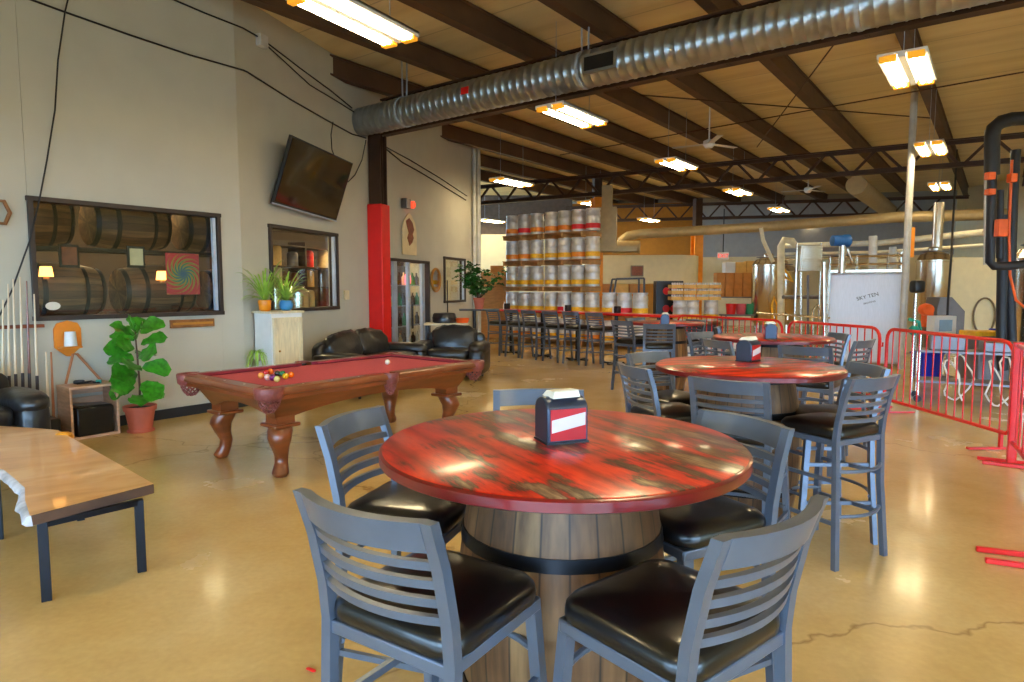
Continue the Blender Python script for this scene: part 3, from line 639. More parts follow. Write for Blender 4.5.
for lv in range(5):
    z=lv*.75
    for j in range(3 if lv<2 else 2):
        if pp is None: pp=o=pallet_proto()
        else: o=copy_tree(pp)
        ctr=k0+kd*(.45+1.48*j if j<2 else 3.62)+Vector((-kd.y,kd.x,0))*.3
        o.location=(ctr.x,ctr.y,z); o.rotation_euler=(0,0,ka); o.scale=(1.08 if j<2 else 1.2,1,1); tag(o,'wooden pallet, %s from the left, under the %s row of the keg stack'%(ORD[j],rows[lv]),'pallet','pallets in the keg stack')
    for j in range(10 if lv<2 else 7):
        q=k0+kd*(.0+.462*j+(.06 if j>2 else 0)+(.08 if j>6 else 0))
        band='kegyel' if (lv in(1,2) or (lv==3 and j>1)) else 'kegor'
        if lv==4: band=['kegor','kegred','kegor','kegor','kegor','kegred','kegred'][j]
        if lv==3 and j in(0,1,5): band='kegor'
        if lv==1 and j in (4,8): band='kegred'
        if lv==0: band=random.choice(['kegyel','kegor','kegred'])
        keg((q.x,q.y,z+.136),band,'%s banded keg, %s from left in the %s row of the keg stack'%(cn[band],ORD[j],rows[lv]),'kegs in the tall stack')
# kegs and cases beside the orange column
r=None
pr=Vector((4.75,18.9,0)); 
o=copy_tree(pp); o.location=(5.3,18.8,.52); o.rotation_euler=(0,0,-.05); tag(o,'pallet raised under the three kegs left of the cartons','pallet')
single('loading_plinth',MB().box((5.3,18.8,.26),(1.35,.95,.52)),M['black'],'low black plinth under the pallet of three kegs','plinth')
for j,px in enumerate((680,692,711)):
    q=DY(px,306,18.6); keg((q.x,q.y,.656),'kegyel','short looking keg with yellow band beneath the can cases, %s from the left'%ORD[j],'kegs beneath the can cases')
c_=0
for lv in range(3):
    for j in range(4):
        x=4.72+.36*j; q=Vector((x,18.75,1.245+lv*.17)); m=MB().box((0,0,.08),(.34,.5,.16)); c_+=1
        r=empty('can_case',q,-.03,'case of cans, %s from the left in the %s layer on the three kegs'%(ORD[j],['lower','middle','top'][lv]),'case of cans','cases of cans on the three kegs')
        MB().box((0,0,.05),(.34,.5,.1)).build('tray',M['card2'],r,bevel=.005)
        m=MB(); 
        for a in range(5): m.lathe([(.03,.1),(.03,.15),(.024,.158)],8,(-.135+.0675*a,-.2,0))
        m.build('can_tops',M['kegsteel'],r)
# kegs on the floor behind the barrier
for j in range(10):
    px=688+j*9.6; q=DY(px,330,12.9+.0*j); 
    band='kegyel' if j%3 else 'kegor'; keg((q.x*1.0,q.y+.25*(j%2),.0),band,'keg standing on the floor behind the far red barrier, %s from the left'%ORD[j],'kegs behind the far barrier') if j<10 else None
# ================================================================== RED BARRIERS
def barrier(A,B,label,feet=True,h=1.08):
    A=Vector((A[0],A[1],0));B=Vector((B[0],B[1],0)); d=B-A; L=d.length; r=empty('crowd_barrier',(A+B)/2,math.atan2(d.y,d.x),label,'crowd barrier','red crowd barriers')
    c=.14; x=L/2; z0=.18; pts=[(-x,0,z0+c*.3),(-x,0,h-c)]
    pts+=[(-x+c-c*math.cos(a),0,h-c+c*math.sin(a)) for a in (PI/8,PI/4,3*PI/8)]+[(-x+c,0,h),(x-c,0,h)]+[(x-c+c*math.sin(a),0,h-c+c*math.cos(a)) for a in (PI/8,PI/4,3*PI/8)]+[(x,0,h-c),(x,0,z0+c*.3),(x-.04,0,z0),(-x+.04,0,z0)]
    MB().tube(pts,.02,8,closed=True).build('frame',M['red'],r)
    n=int(L/.125)
    for k in range(1,n): MB().tube([(-x+L*k/n,0,z0),(-x+L*k/n,0,h)],.0085,6).build('upright_bar',M['red'],r)
    if feet:
        for s in (-1,1):
            m=MB(); m.bar((s*(x-.1),-.33,.02),(s*(x-.1),.33,.02),.04,.02); m.bar((s*(x-.1),0,.02),(s*(x-.1),0,z0),.03); m.build('foot',M['red'],r)
    for z in (.45,.85): MB().tube([(x,0,z),(x+.05,0,z),(x+.05,0,z+.05)],.012,6).build('hook',M['red'],r)
    return r
barrier((4.79,8.25),(4.83,6.2),'red crowd barrier on the right in front of the hoses and steel cart')
barrier((4.32,10.1),(4.76,8.36),'red crowd barrier in front of the white quilted tank')
barrier((3.15,12.3),(4.26,10.2),'farthest red crowd barrier, in front of the row of kegs')
# barrier at the right edge with flat feet reaching into view
A=Vector((4.55,5.80,0)); B=Vector((3.36,3.72,0)); dd=B-A; L=dd.length
r=empty('crowd_barrier',(A+B)/2,math.atan2(dd.y,dd.x),'red barrier at the right edge with paired flat feet on the floor','crowd barrier','red crowd barriers')
for s,P in ((-1,A),(1,B)):
    MB().box((s*L/2,0,.56),(.07,.07,1.1)).build('end_post',M['red'],r,bevel=.006)
inv=Matrix.Rotation(-math.atan2(dd.y,dd.x),3,'Z'); ctr=(A+B)/2
for a,b in (((977,459.5),(1035,466)),((982,464),(1035,470.5)),((976,551.5),(1045,560)),((985,563),(1045,571.5))):
    pa=inv@(G(*a)-ctr); pb=inv@(G(*b)-ctr); MB().bar(pa+Vector((0,0,.018)),pb+Vector((0,0,.018)),.03,.03).build('foot',M['red'],r,bevel=.004)
MB().tube([(-L/2,0,1.08),(L/2,0,1.08)],.02,8).build('top_rail',M['red'],r); MB().tube([(-L/2,0,.2),(L/2,0,.2)],.02,8).build('bottom_rail',M['red'],r)
for k in range(1,14): MB().tube([(-L/2+L*k/14,0,.2),(-L/2+L*k/14,0,1.08)],.0085,6).build('upright_bar',M['red'],r)
# ================================================================== POOL TABLE
pc=Vector((-1.71,6.52,0)); pa=math.radians(51)
r=empty('pool_table',pc,pa,'cherry wood pool table with burgundy cloth, leather pockets and carved curved legs','pool table')
L,W=2.58,1.5; hz=.8
MB().box((0,0,.755),(L-.24,W-.24,.03)).build('playing_cloth',M['felt'],r)
m=MB()  # cabinet with arched lower edge, tapering inward
def apron(P,Q,n=14,zt=.70,ze=.46,rise=.14,inn=.13):
    P=Vector(P);Q=Vector(Q); t=(Q-P).normalized(); nn=Vector((-t.y,t.x,0)); vs=[];fs=[]
    for i in range(n+1):
        a=i/n; top=P.lerp(Q,a); zb=ze+rise*math.sin(PI*a)**.7*(1 if 0<a<1 else 0); k=(zt-zb)/(zt-ze)
        lo=top+nn*inn*k; lo=lo+t*( inn*k*(1-2*a) )
        for off in (0,.03): vs+=[(top.x+nn.x*off,top.y+nn.y*off,zt),(lo.x+nn.x*off,lo.y+nn.y*off,zb)]
    for i in range(n):
        b=i*4; c=b+4; fs+=[(b,b+1,c+1,c),(b+2,c+2,c+3,b+3),(b+1,b+3,c+3,c+1),(b,c,c+2,b+2)]
    fs+=[(0,2,3,1),(n*4,n*4+1,n*4+3,n*4+2)]
    m.add(vs,fs)
X,Y=L/2-.1,W/2-.1
for P,Q in (((-X,-Y,0),(X,-Y,0)),((X,-Y,0),(X,Y,0)),((X,Y,0),(-X,Y,0)),((-X,Y,0),(-X,-Y,0))): apron(P,Q)
m.build('cabinet',M['cherry'],r)
def rail(P,Q,w=.11):
    P=Vector(P);Q=Vector(Q); t=(Q-P).normalized(); nn=Vector((-t.y,t.x,0)) # nn points inward
    sec=[(0,.70),(0.0,.735),(-.02,.745),(-.02,.775),(-.008,hz-.004),(.02,hz),(w,hz),(w,.77),(w,.70)]
    MB().rings([[Vector((B.x+nn.x*a,B.y+nn.y*a,z)) for a,z in sec] for B in (P,Q)]).build('rail',M['cherry'],r,bevel=.003)
    s2=[(w,.77),(w,hz-.001),(w+.02,hz-.002),(w+.045,hz-.012),(w+.05,hz-.02),(w+.03,.77)]
    MB().rings([[Vector((B.x+nn.x*a+e*t.x*(.05 if a>w else 0),B.y+nn.y*a+e*t.y*(.05 if a>w else 0),z)) for a,z in s2] for B,e in ((P,1),(Q,-1))]).build('cushion',M['feltd'],r)
    mm=MB(); n=3
    for k in range(n):
        c=P.lerp(Q,(k+1)/(n+1))+nn*.055; mm.lathe([(.009,hz),(.009,hz+.0015),(.001,hz+.002)],8,(c.x,c.y,0))
    mm.build('sight_dots',M['paper'],r)
hx,hy=L/2,W/2; g=.09
for P,Q in (((-hx+g,-hy,0),(-.06,-hy,0)),((.06,-hy,0),(hx-g,-hy,0)),((hx,-hy+g,0),(hx,hy-g,0)),((hx-g,hy,0),(.06,hy,0)),((-.06,hy,0),(-hx+g,hy,0)),((-hx,hy-g,0),(-hx,-hy+g,0))): rail(P,Q)
for (x,y) in ((-hx,-hy),(hx,-hy),(hx,hy),(-hx,hy),(0,-hy-.015),(0,hy+.015)):
    side=abs(x)<.01; a0=math.atan2(-y,-x) if not side else math.atan2(-y,0)
    cx,cy=(x*(1-.075/hx),y*(1-.075/hy)) if not side else (x,y*(1-.04/hy)); rr=.115 if not side else .075
    n=14; ri=[];span=math.radians(250 if not side else 190)
    rings_=[]
    for z,k in ((.70,.82),(.72,1.0),(hz-.005,1.06),(hz+.006,1.0),(hz+.006,.72),(hz-.03,.62)):
        rings_.append([Vector((cx-math.cos(a0-span/2+span*i/n)*rr*k*1.0,cy-math.sin(a0-span/2+span*i/n)*rr*k,z)) for i in range(n+1)])
    vs=[p for R_ in rings_ for p in R_]; fs=[]
    for i in range(5):
        for q_ in range(n): fs.append((i*(n+1)+q_,i*(n+1)+q_+1,(i+1)*(n+1)+q_+1,(i+1)*(n+1)+q_))
    mm=MB(); mm.add(vs,fs); pk=mm.build('pocket',M['leathb'],r,sharp=60)
    MB().lathe([(rr*.62,.78),(rr*.62,.765),(.01,.765)],16,(cx,cy,0)).build('pocket_hole',M['black'],pk)
    nt_=MB()
    for k in range(10):
        a=2*PI*k/10
        for sg in (1,-1):
            nt_.tube([(cx+math.cos(a+sg*t*1.6)*rr*(.75-.45*t*t),cy+math.sin(a+sg*t*1.6)*rr*(.75-.45*t*t),.705-.105*t) for t in (0,.25,.5,.75,1)],.006,5)
    nt_.lathe([(.01,.59),(.03,.6),(.028,.612),(.01,.615)],10,(cx,cy,0)); nt_.build('pocket_net',M['leathb'],pk)
for sx in (-1,1):
    for sy in (-1,1):
        bx,by=sx*1.0,sy*.47; dx,dy=sx*.72,sy*.72
        lg=empty('leg',(0,0,0)); C.objects.unlink(lg); bpy.data.objects.remove(lg)
        m=MB(); prof=[(.0,.425,.088),(.02,.39,.095),(.045,.33,.09),(.03,.25,.068),(.0,.17,.052),(.01,.11,.05),(.035,.06,.06),(.05,.03,.064),(.05,.008,.052),(.05,0,.045)]
        rs=[]
        for o_,z,w_ in prof:
            c=(bx+dx*o_,by+dy*o_); rs.append([Vector((c[0]+x,c[1]+y,z)) for x,y in rrect(w_*2,w_*2,w_*.75,3)])
        m.rings(rs); lg=m.build('leg',M['cherry'],r,sharp=50)
        MB().box((bx,by,.442),(.24,.24,.03)).build('leg_cap',M['cherry'],lg,bevel=.008)
        mm=MB(); mm.box((bx,by,.50),(.17,.17,.1)); mm.build('leg_block',M['cherry'],lg)
# balls
bm={}
def ballm(n,c): return mat('ball_'+n,c,.08,var=.02,coat=.6)
BL=[((261,375.5),'orange','pale orange',(240,160,70)),((266,372.5),'red','red',(200,30,30)),((270.5,371.5),'amber','amber',(240,120,30)),((267.5,377),'stripe','white and red',(236,200,190)),((272.5,377.5),'purple','purple',(120,30,110)),((277,379),'cream','cream yellow',(232,220,130)),((277.5,373.5),'black','dark black',(20,24,30)),((282.5,373.5),'green','green',(40,110,60)),((285.5,376),'yellow','yellow',(240,190,30)),((291,374.5),'bright','large looking bright orange',(244,120,10)),((387.5,362),'cue','white',(240,232,214))]
for (px,py),n_,ds,c in BL:
    q=G(px,py,.80); m=MB().sphere((0,0,.0286),.0286,18); q.z=.7705
    lab='white cue ball lying alone on the burgundy cloth' if n_=='cue' else '%s pool ball in the cluster on the burgundy cloth'%ds
    o=m.build('pool_ball',ballm(n_,c)); o.location=q; tag(o,lab,'pool ball','pool balls' )
# ================================================================== LEFT WALL THINGS
def wall_tube(pts,r,name,label,cat,m,w=None,group=None):
    P=[]
    for px,py,ww,off in pts: P.append(WL(px,py,ww,off))
    return single(name,MB().tube(P,r,6),m,label,cat,group)
wall_tube([(10,-8,1,.03),(65,12,1,.03),(130,35,1,.03),(190,55,1,.03),(243,70,1,.03),(247.5,72,2,.03),(290,99,2,.03),(330,122,2,.03),(352,134,2,.03),(366,138,2,.06)],.011,'wall_cable','long black cable crossing the upper left wall down to the duct end','cable',M['cable'])
wall_tube([(69,-5,1,.04),(65,12,1,.05),(58,60,1,.05),(55,110,1,.05),(47,160,1,.05),(40,197,1,.05),(30,240,1,.05),(12,290,1,.05),(-5,325,1,.05)],.008,'wall_cable','black cable dropping from the top edge past the barrel room window','cable',M['cable'])
wall_tube([(170,-2,1,.03),(205,13,1,.03),(243,28,1,.03),(250,32,2,.03),(262,39,2,.03),(300,68,2,.03),(330,90,2,.03),(352,108,2,.03)],.01,'wall_cable','upper black cable running through the small junction box','cable',M['cable'])
wall_tube([(262,41,2,.03),(285,62,2,.03),(310,85,2,.03),(340,103,2,.03),(354,112,2,.03)],.009,'wall_cable','sagging thin cable below the junction box cable','cable',M['cable'])
wall_tube([(366,140,2,.05),(362,160,2,.05),(355,175,2,.05),(348,182,2,.05)],.009,'wall_cable','short looped cable behind the television','cable',M['cable'])
wall_tube([(333,122,2,.03),(331,135,2,.03),(332,150,2,.08),(336,160,2,.1)],.009,'wall_cable','cable dropping to the top of the television','cable',M['cable'])
wall_tube([(386,149,2,.04),(402,162,2,.04),(420,172,2,.04),(440,184,2,.04),(466,200,2,.04)],.012,'wall_cable','lower dark cable on the wall beyond the red column','cable',M['cable'])
wall_tube([(386,147,2,.04),(410,160,2,.04),(440,178,2,.04),(467,196,2,.04)],.01,'wall_cable','upper dark cable on the wall beyond the red column','cable',M['cable'])
q=WL(262,41,2,.04); single('junction_box',MB().box((q.x,q.y,q.z),(.16,.09,.16),wang(2)),M['conduit'],'small grey junction box high on the left wall','junction box',bevel=.008)
# television
tc=Vector((-3.02,10.2,0)); tl=WL(288,133,2,.42); trr=WL(350,163,2,.42); bl=WL(276,205,2,.12); br=WL(339,221.6,2,.12)
ctr=(tl+trr+bl+br)/4; ax=((trr-tl)+(br-bl)).normalized(); up=((tl-bl)+(trr-br)); up=(up-ax*up.dot(ax)).normalized(); nn=ax.cross(up)
wd=((trr-tl).length+(br-bl).length)/2; hd=((tl-bl).length+(trr-br).length)/2
R_=Matrix((ax,-nn,up)).transposed().to_4x4()
r=empty('television',ctr,0,'large black flat television tilted downward high on the left wall','television'); r.matrix_world=Matrix.Translation(ctr)@R_
MB().box((0,.02,0),(wd,.05,hd)).build('bezel',M['black'],r,bevel=.008); MB().box((0,-.008,.01),(wd-.05,.01,hd-.07)).build('screen',M['screen'],r)
m=MB(); m.bar((0,.04,0),(0,.2,-.05),.12,.2); m.box((0,.07,0),(.5,.05,.4)); m.build('wall_bracket',M['black'],r)
MB().box((0,.0,-hd/2+.012),(wd,.03,.02)).build('lower_trim',M['alum'],r)
# cabinet in the corner
cb=Vector((-3.06,8.92,0)) ; cx=G(271,392,0)
c0=Vector((-3.2,8.6,0)); cw,cdp,chh=.48,.4,1.28
cc=c0+D1*cw/2-N1*cdp/2
r=empty('corner_cabinet',cc,wang(1),'tall narrow cream and white painted cabinet in the wall corner','cabinet')
MB().box((0,0,chh/2+.02),(cw,cdp,chh-.04)).build('body',M['white'],r,bevel=.006)
MB().box((0,0,chh-.01),(cw+.05,cdp+.05,.03)).build('top_board',M['cream'],r,bevel=.005)
dm=MB(); dm.box((0,-cdp/2-.012,chh/2-.0),(cw-.03,.022,chh-.16)); dm.box((0,-cdp/2-.028,chh-.12),(cw-.03,.012,.06)); dm.box((0,-cdp/2-.028,.14),(cw-.03,.012,.06)); 
for s in (-1,1): dm.box((s*(cw/2-.05),-cdp/2-.028,chh/2),(.06,.012,chh-.18))
d_=dm.build('door',M['cream'],r,bevel=.003); MB().sphere((-.15,-cdp/2-.045,.75),.015,10).build('knob',M['gold'],d_)
def blades(mb,c,n,L,droop,w=.02,tw=1,seed=1,up=.6):
    rnd=random.Random(seed); c=Vector(c)
    for i in range(n):
        a=rnd.random()*2*PI; l=L*(.6+.5*rnd.random()); u=up*(.4+.9*rnd.random()); k=6; vs=[];fs=[]
        dx,dy=math.cos(a),math.sin(a); px_,py_=-dy,dx
        for j in range(k+1):
            t=j/k; rr=l*t*(.95-.15*t); z=l*(u*2*t-droop*(1+u)*t*t); ww=w*(math.sin(PI*min(1,.15+.85*t))**.6 if j<k else .02)
            p=c+Vector((dx*rr,dy*rr,z)); o=Vector((px_,py_,0))*ww/2; vs+=[p-o,p+Vector((0,0,-ww*.2)),p+o]
        for j in range(k): b=j*3; fs+=[(b,b+1,b+4,b+3),(b+1,b+2,b+5,b+4)]
        mb.add(vs,fs)
for (lx,ly,pm,lab,prof,sd) in ((-.21,-.02,'orange','spider plant in a squat orange pot on the left of the cabinet top',[(.06,0),(.075,.02),(.085,.13),(.08,.15),(.07,.15),(.068,.13),(.01,.13)],3),(.10,-.04,'blue','spider plant in a round blue pot on the right of the cabinet top',[(.055,0),(.085,.03),(.095,.08),(.08,.13),(.07,.14),(.065,.12),(.01,.12)],5)):
    q=cc+D1*lx-N1*ly; r=empty('spider_plant',(q.x,q.y,chh+.006),0,lab,'potted plant','spider plants on the cabinet')
    MB().lathe(prof,20).build('pot',M[pm],r,sharp=60); MB().lathe([(.068,.118),(.01,.122)],16).build('soil',M['soil'],r)
    m=MB(); blades(m,(0,0,.12),54,.46 if pm=='orange' else .42,.62,.022,seed=sd,up=1.0); m.build('foliage',M['leaf2'],r)
q=c0-N1*.22-D1*.07; r=empty('hanging_plant',(q.x,q.y,.62),0,'small trailing plant hanging on the white side of the cabinet','potted plant')
MB().lathe([(.03,.0),(.05,.02),(.055,.1),(.045,.1),(.01,.09)],14).build('pot',M['white'],r); m=MB(); blades(m,(0,0,.1),40,.34,1.4,.013,seed=9,up=.6); m.build('foliage',M['leaf2'],r)
# thermostat
q=WL(346.5,295,2,.02); single('thermostat',MB().box((q.x,q.y,q.z),(.14,.04,.16),wang(2)),M['parch'],'small cream thermostat between the second window and the red column','thermostat',bevel=.01)
# exit light, icon panel, mirror
q=WL(407.5,204,2,.09); r=empty('emergency_light',(q.x,q.y,q.z-.1),wang(2),'small dark emergency light with a red exit lamp above the arched panel','exit sign')
MB().box((-.06,0,.1),(.2,.12,.2)).build('battery_box',M['mauve'],r,bevel=.01); MB().lathe([(.02,-.1),(.07,-.08),(.075,0)],14,(.14,0,.1),axis='Y').build('red_lamp',M['exit'],r)
m1=WL(402,255,2,.02); m2=WL(416,255,2,.02); ctr=(m1+m2)/2; wdt=(m2-m1).length; z0=WL(409,255,2).z; z1=WL(409,213.5,2).z; hh=z1-z0
r=empty('arched_panel',(ctr.x,ctr.y,z0),wang(2),'pointed arch cream panel with a brown figure above the cooler doors','wall art')
pts=[(-wdt/2,.0),(wdt/2,.0),(wdt/2,hh*.6),(wdt*.38,hh*.8),(wdt*.15,hh*.95),(0,hh),(-wdt*.15,hh*.95),(-wdt*.38,hh*.8),(-wdt/2,hh*.6)]
m=MB(); m.rings([[Vector((x,.0,z)) for x,z in pts],[Vector((x,-.02,z)) for x,z in pts]]); m.build('board',M['parch'],r)
fg=[(-.02,.22),(.08,.3),(.14,.42),(.1,.5),(.16,.62),(.1,.78),(-.02,.88),(-.14,.8),(-.1,.66),(-.04,.52),(-.1,.4),(-.05,.3)]
m=MB(); m.rings([[Vector((x*wdt*1.9,-.021,z*hh)) for x,z in fg],[Vector((x*wdt*1.9,-.028,z*hh)) for x,z in fg]]); m.build('figure',M['brown'],r)
ctr=WL(436,280,2,.03); r=empty('oval_mirror',(ctr.x,ctr.y,ctr.z),wang(2),'oval mirror in a gilt frame between the cooler doors and the small window','mirror')
m=MB(); m.tube([(.24*math.cos(a),0,.25*math.sin(a)) for a in [2*PI*k/28 for k in range(28)]],.03,8,closed=True); m.build('gilt_frame',M['gold'],r)
m=MB(); m.rings([[Vector((.23*math.cos(a),y,.24*math.sin(a))) for a in [2*PI*k/28 for k in range(28)]] for y in (.01,-.005)]); m.build('mirror_glass',M['mirror'],r)
# cues in the wall rack
ra=WL(-2,327,1,.06); rb=WL(43,326,1,.06); r=empty('cue_rack',((ra+rb)/2),wang(1),'narrow dark red wooden cue rack bar on the left wall','cue rack')
Lr=(rb-ra).length; MB().box((0,0,0),(Lr,.1,.035)).build('upper_bar',M['cherry'],r,bevel=.004); MB().box((0,.01,-1.02),(Lr,.12,.04)).build('lower_shelf',M['cherry'],r,bevel=.004)
CU=[((3,300),(3,388),'tan'),((8,284),(10,393),'w'),((13,279),(17,392),'w'),((20,277),(24,393),'w'),((26.5,281),(31,396),'d'),((34,294),(39,400),'w')]
for i,(a,b,k) in enumerate(CU):
    ta=WL(a[0],a[1],1,.11); tb=WL(b[0],b[1]+20,1,.13); tb.z=.42 if True else tb.z
    u=ta-tb; L=u.length; r=empty('pool_cue',tb,0,['pale tan cue at the left edge of the rack','white shafted cue, second from the left in the rack','white shafted cue with dark butt, third from the left in the rack','tallest looking white cue, fourth in the rack','reddish brown cue in the rack','white cue at the right end of the rack'][i],'pool cue','pool cues in the wall rack')
    r.rotation_mode='QUATERNION'; r.rotation_quaternion=u.to_track_quat('Z','Y')
    MB().lathe([(.014,L*.24),(.0065,L)],10).build('shaft',M['mapl'] if k!='d' else M['cherry'],r); MB().lathe([(.015,0),(.0165,.02),(.014,L*.24)],10).build('butt',M['cueb'] if k!='tan' else M['mapl'],r)
for i,px in enumerate((46,51)):
    ta=WL(px,352,1,.12); tb=WL(px+2,412,1,.22); tb.z=.02; u=ta-tb; r=empty('pool_cue',tb,0,['short pale cue stick leaning left of the crate','thicker wooden stick leaning against the crate side'][i],'pool cue','sticks leaning by the crate'); r.rotation_mode='QUATERNION'; r.rotation_quaternion=u.to_track_quat('Z','Y')
    MB().lathe([(.016,0),(.008,u.length)],8).build('shaft',M['rope'] if i else M['mapl'],r)
# sconce
q=WL(67,336,1,.0); r=empty('wall_sconce',(q.x,q.y,q.z-.22),wang(1),'orange stained wooden wall sconce with a white cylindrical shade','wall lamp')
pl=[(-.13,.1),(-.02,0),(.02,0),(.13,.1),(.13,.3),(.1,.36),(0,.39),(-.1,.36),(-.13,.3)]
m=MB(); m.rings([[Vector((x,.0,z)) for x,z in pl],[Vector((x,-.025,z)) for x,z in pl]]); m.box((0,-.07,.1),(.2,.12,.02)); m.build('back_plate',M['lampwood'],r,bevel=.004)
MB().lathe([(.062,.115),(.052,.27),(.048,.27),(.058,.12)],18,(0,-.09,0)).build('shade',M['white'],r)
# strap triangle above crate
cr0=Vector((-4.58,6.68,0)); cr1=Vector((-4.35,7.05,0)); cw=.47; hC=.56; dC=.36
cctr=(cr0+cr1)/2-N1*dC/2
r=empty('wooden_crate',(cctr.x,cctr.y,0),wang(1),'open fronted pale wooden crate standing on end by the left wall','crate')
t=.025
MB().box((-cw/2+t/2,0,hC/2),(t,dC,hC)).build('side_panel',M['crate'],r,bevel=.003); MB().box((cw/2-t/2,0,hC/2),(t,dC,hC)).build('side_panel',M['crate'],r,bevel=.003)
MB().box((0,0,t/2),(cw-2*t,dC,t)).build('bottom_panel',M['crate'],r); MB().box((0,0,hC-t/2),(cw-2*t,dC,t)).build('top_panel',M['crate'],r)
m=MB(); 
for k in range(4): m.box((0,dC/2-.008,.08+.135*k),(cw-.002-2*t,.012,.1))
m.build('back_boards',M['crate'],r)
q=cctr-N1*(-.03); r=empty('black_box',(q.x,q.y,t),wang(1)+.04,'black box sitting inside the wooden crate','box'); MB().box((0,0,.15),(.36,.27,.3)).build('body',M['vinyl'],r,bevel=.012); MB().box((0,.0,.31),(.34,.25,.02),rot=Matrix.Rotation(.06,3,'Y')).build('lid',M['vinyl'],r,bevel=.006)
pk=WL(75,354,1,.04); a_=cctr+D1*(-.17)+N1*(-.1); b_=cctr+D1*.17+N1*(-.1)
r=single('leather_strap',MB().tube([(a_.x,a_.y,hC+.012),(pk.x-D1.x*.02,pk.y-D1.y*.02,pk.z),(pk.x+D1.x*.02,pk.y+D1.y*.02,pk.z),(b_.x,b_.y,hC+.012)],.014,6),M['rope'],'tan strap hung in a triangle from the wall above the crate','strap')
q=cctr+D1*.02; r=empty('triangle_rack',(q.x,q.y,hC+.002),.4,'small dark pile of pool accessories on top of the crate','pool accessories'); m=MB(); m.tube([(-.1,-.06,.012),(.1,-.06,.012),(0,.1,.012)],.011,6,closed=True); m.build('rack',M['black'],r); MB().box((.09,-.02,.02),(.05,.05,.035)).build('chalk',M['teal'],r); MB().puff((-.1,.02,.02),(.1,.08,.04)).build('cloth',M['rubber'],r)
# low black box between armchair and crate
q=cctr-D1*.56+N1*.02; single('low_black_box',MB().box((q.x,q.y,.13),(.46,.36,.26),wang(1)),M['vinyl'],'low black box on the floor between the left armchair and the crate','box',bevel=.015)
# fig plant
fp=G(141,431,0); r=empty('fiddle_leaf_fig',fp,0,'fiddle leaf fig with big glossy leaves in a terracotta pot','potted plant')
MB().lathe([(.11,.0),(.135,.0),(.14,.02),(.13,.02),(.128,.03)],24).build('saucer',M['terra'],r)
MB().lathe([(.10,.021),(.115,.022),(.15,.24),(.165,.24),(.17,.29),(.15,.29),(.145,.26),(.01,.255)],26).build('pot',M['terra'],r,sharp=50); MB().lathe([(.144,.262),(.01,.27)],16).build('soil',M['soil'],r)
MB().tube([(0,0,.25),(.01,0,.5),(.0,.0,.8),(-.02,.01,1.15)],[.014,.012,.01,.006],8).build('stem',M['stem'],r)
def bigleaf(mb,base,dirv,L,Wd,roll=0):
    d=Vector(dirv).normalized(); side=d.cross(Vector((0,0,1)));side=side.normalized() if side.length>.1 else Vector((1,0,0)); side=Matrix.Rotation(roll,3,d)@side; nrm=side.cross(d); n=8; vs=[];fs=[]
    prof=[.05,.42,.62,.66,.78,.95,1.0,.75,.05]
    for i in range(n+1):
        t=i/n; p=Vector(base)+d*L*t-Vector((0,0,1))*L*.22*t*t; w=Wd/2*prof[i]; cup=.18*w
        wav=.012*math.sin(i*2.1)
        vs+=[p-side*w+nrm*(cup+wav),p-side*w*.5+nrm*cup*.3,p,p+side*w*.5+nrm*cup*.3,p+side*w+nrm*(cup-wav)]
    for i in range(n):
        for k in range(4): b=i*5+k; fs.append((b,b+1,b+6,b+5))
    mb.add(vs,fs)
m=MB(); rnd=random.Random(4)
# directions given around the plant, bigger leaves low and outward, upright ones at the top
for z,az,el,L,W_ in ((.42,-60,-.1,.26,.2),(.5,200,.0,.26,.2),(.55,-20,-.35,.3,.22),(.6,150,.1,.26,.2),(.62,-110,-.1,.3,.24),(.68,250,.2,.3,.22),(.72,20,.1,.3,.2),(.76,-75,.2,.32,.22),(.8,180,.3,.3,.2),(.84,100,.2,.28,.2),(.86,-30,.35,.34,.24),(.92,215,.35,.3,.2),(.95,-100,.5,.3,.2),(.98,10,.5,.32,.2),(1.02,160,.6,.34,.2),(1.05,-50,.8,.34,.2),(1.08,230,.9,.3,.18),(1.1,40,.9,.32,.18),(1.1,120,1.5,.3,.17),(1.12,-80,1.7,.3,.17),(.66,-170,-.2,.28,.2),(.5,60,-.2,.26,.2)):
    a=math.radians(az); d=Vector((math.cos(a),math.sin(a),el)); b=Vector((0,0,z-.02))+Vector((math.cos(a),math.sin(a),.3))*.04; sd=d.cross(Vector((0,0,1))); rl=0
    # leaves turn toward the street windows
    best=max(((Matrix.Rotation(x,3,d.normalized())@sd.normalized()).cross(d.normalized()).dot(Vector((.45,-.8,.35))),x) for x in [k*.1-1.0 for k in range(21)]) if sd.length>.1 else (0,0)
    bigleaf(m,b,d,L*.98,W_*1.15,best[1]*.85+rnd.uniform(-.25,.25))
m.build('foliage',M['leaf'],r,sharp=70)
# carved sign bar
a=WL(170,324,1,.02); b=WL(214,324,1,.02); ctr=(a+b)/2; r=empty('wooden_plaque',(ctr.x,ctr.y,ctr.z-.04),wang(1),'narrow carved brown wooden plaque under the right end of the barrel room window','plaque')
wdt=(b-a).length; MB().box((0,0,.05),(wdt,.03,.1)).build('board',M['wallsign'],r,bevel=.004); MB().box((0,-.02,.05),(wdt-.05,.01,.03)).build('ridge',M['gold'],r)
# wooden ring at the far left
q=WL(-1,212,1,.04); single('wooden_hook',MB().tube([(q.x+D1.x*.09*math.cos(a),q.y+D1.y*.09*math.cos(a),q.z+.13*math.sin(a)) for a in [2*PI*k/6 for k in range(6)]],.02,8,closed=True),M['wallsign'],'dark wooden ring shaped hook at the left edge of the wall','hook')
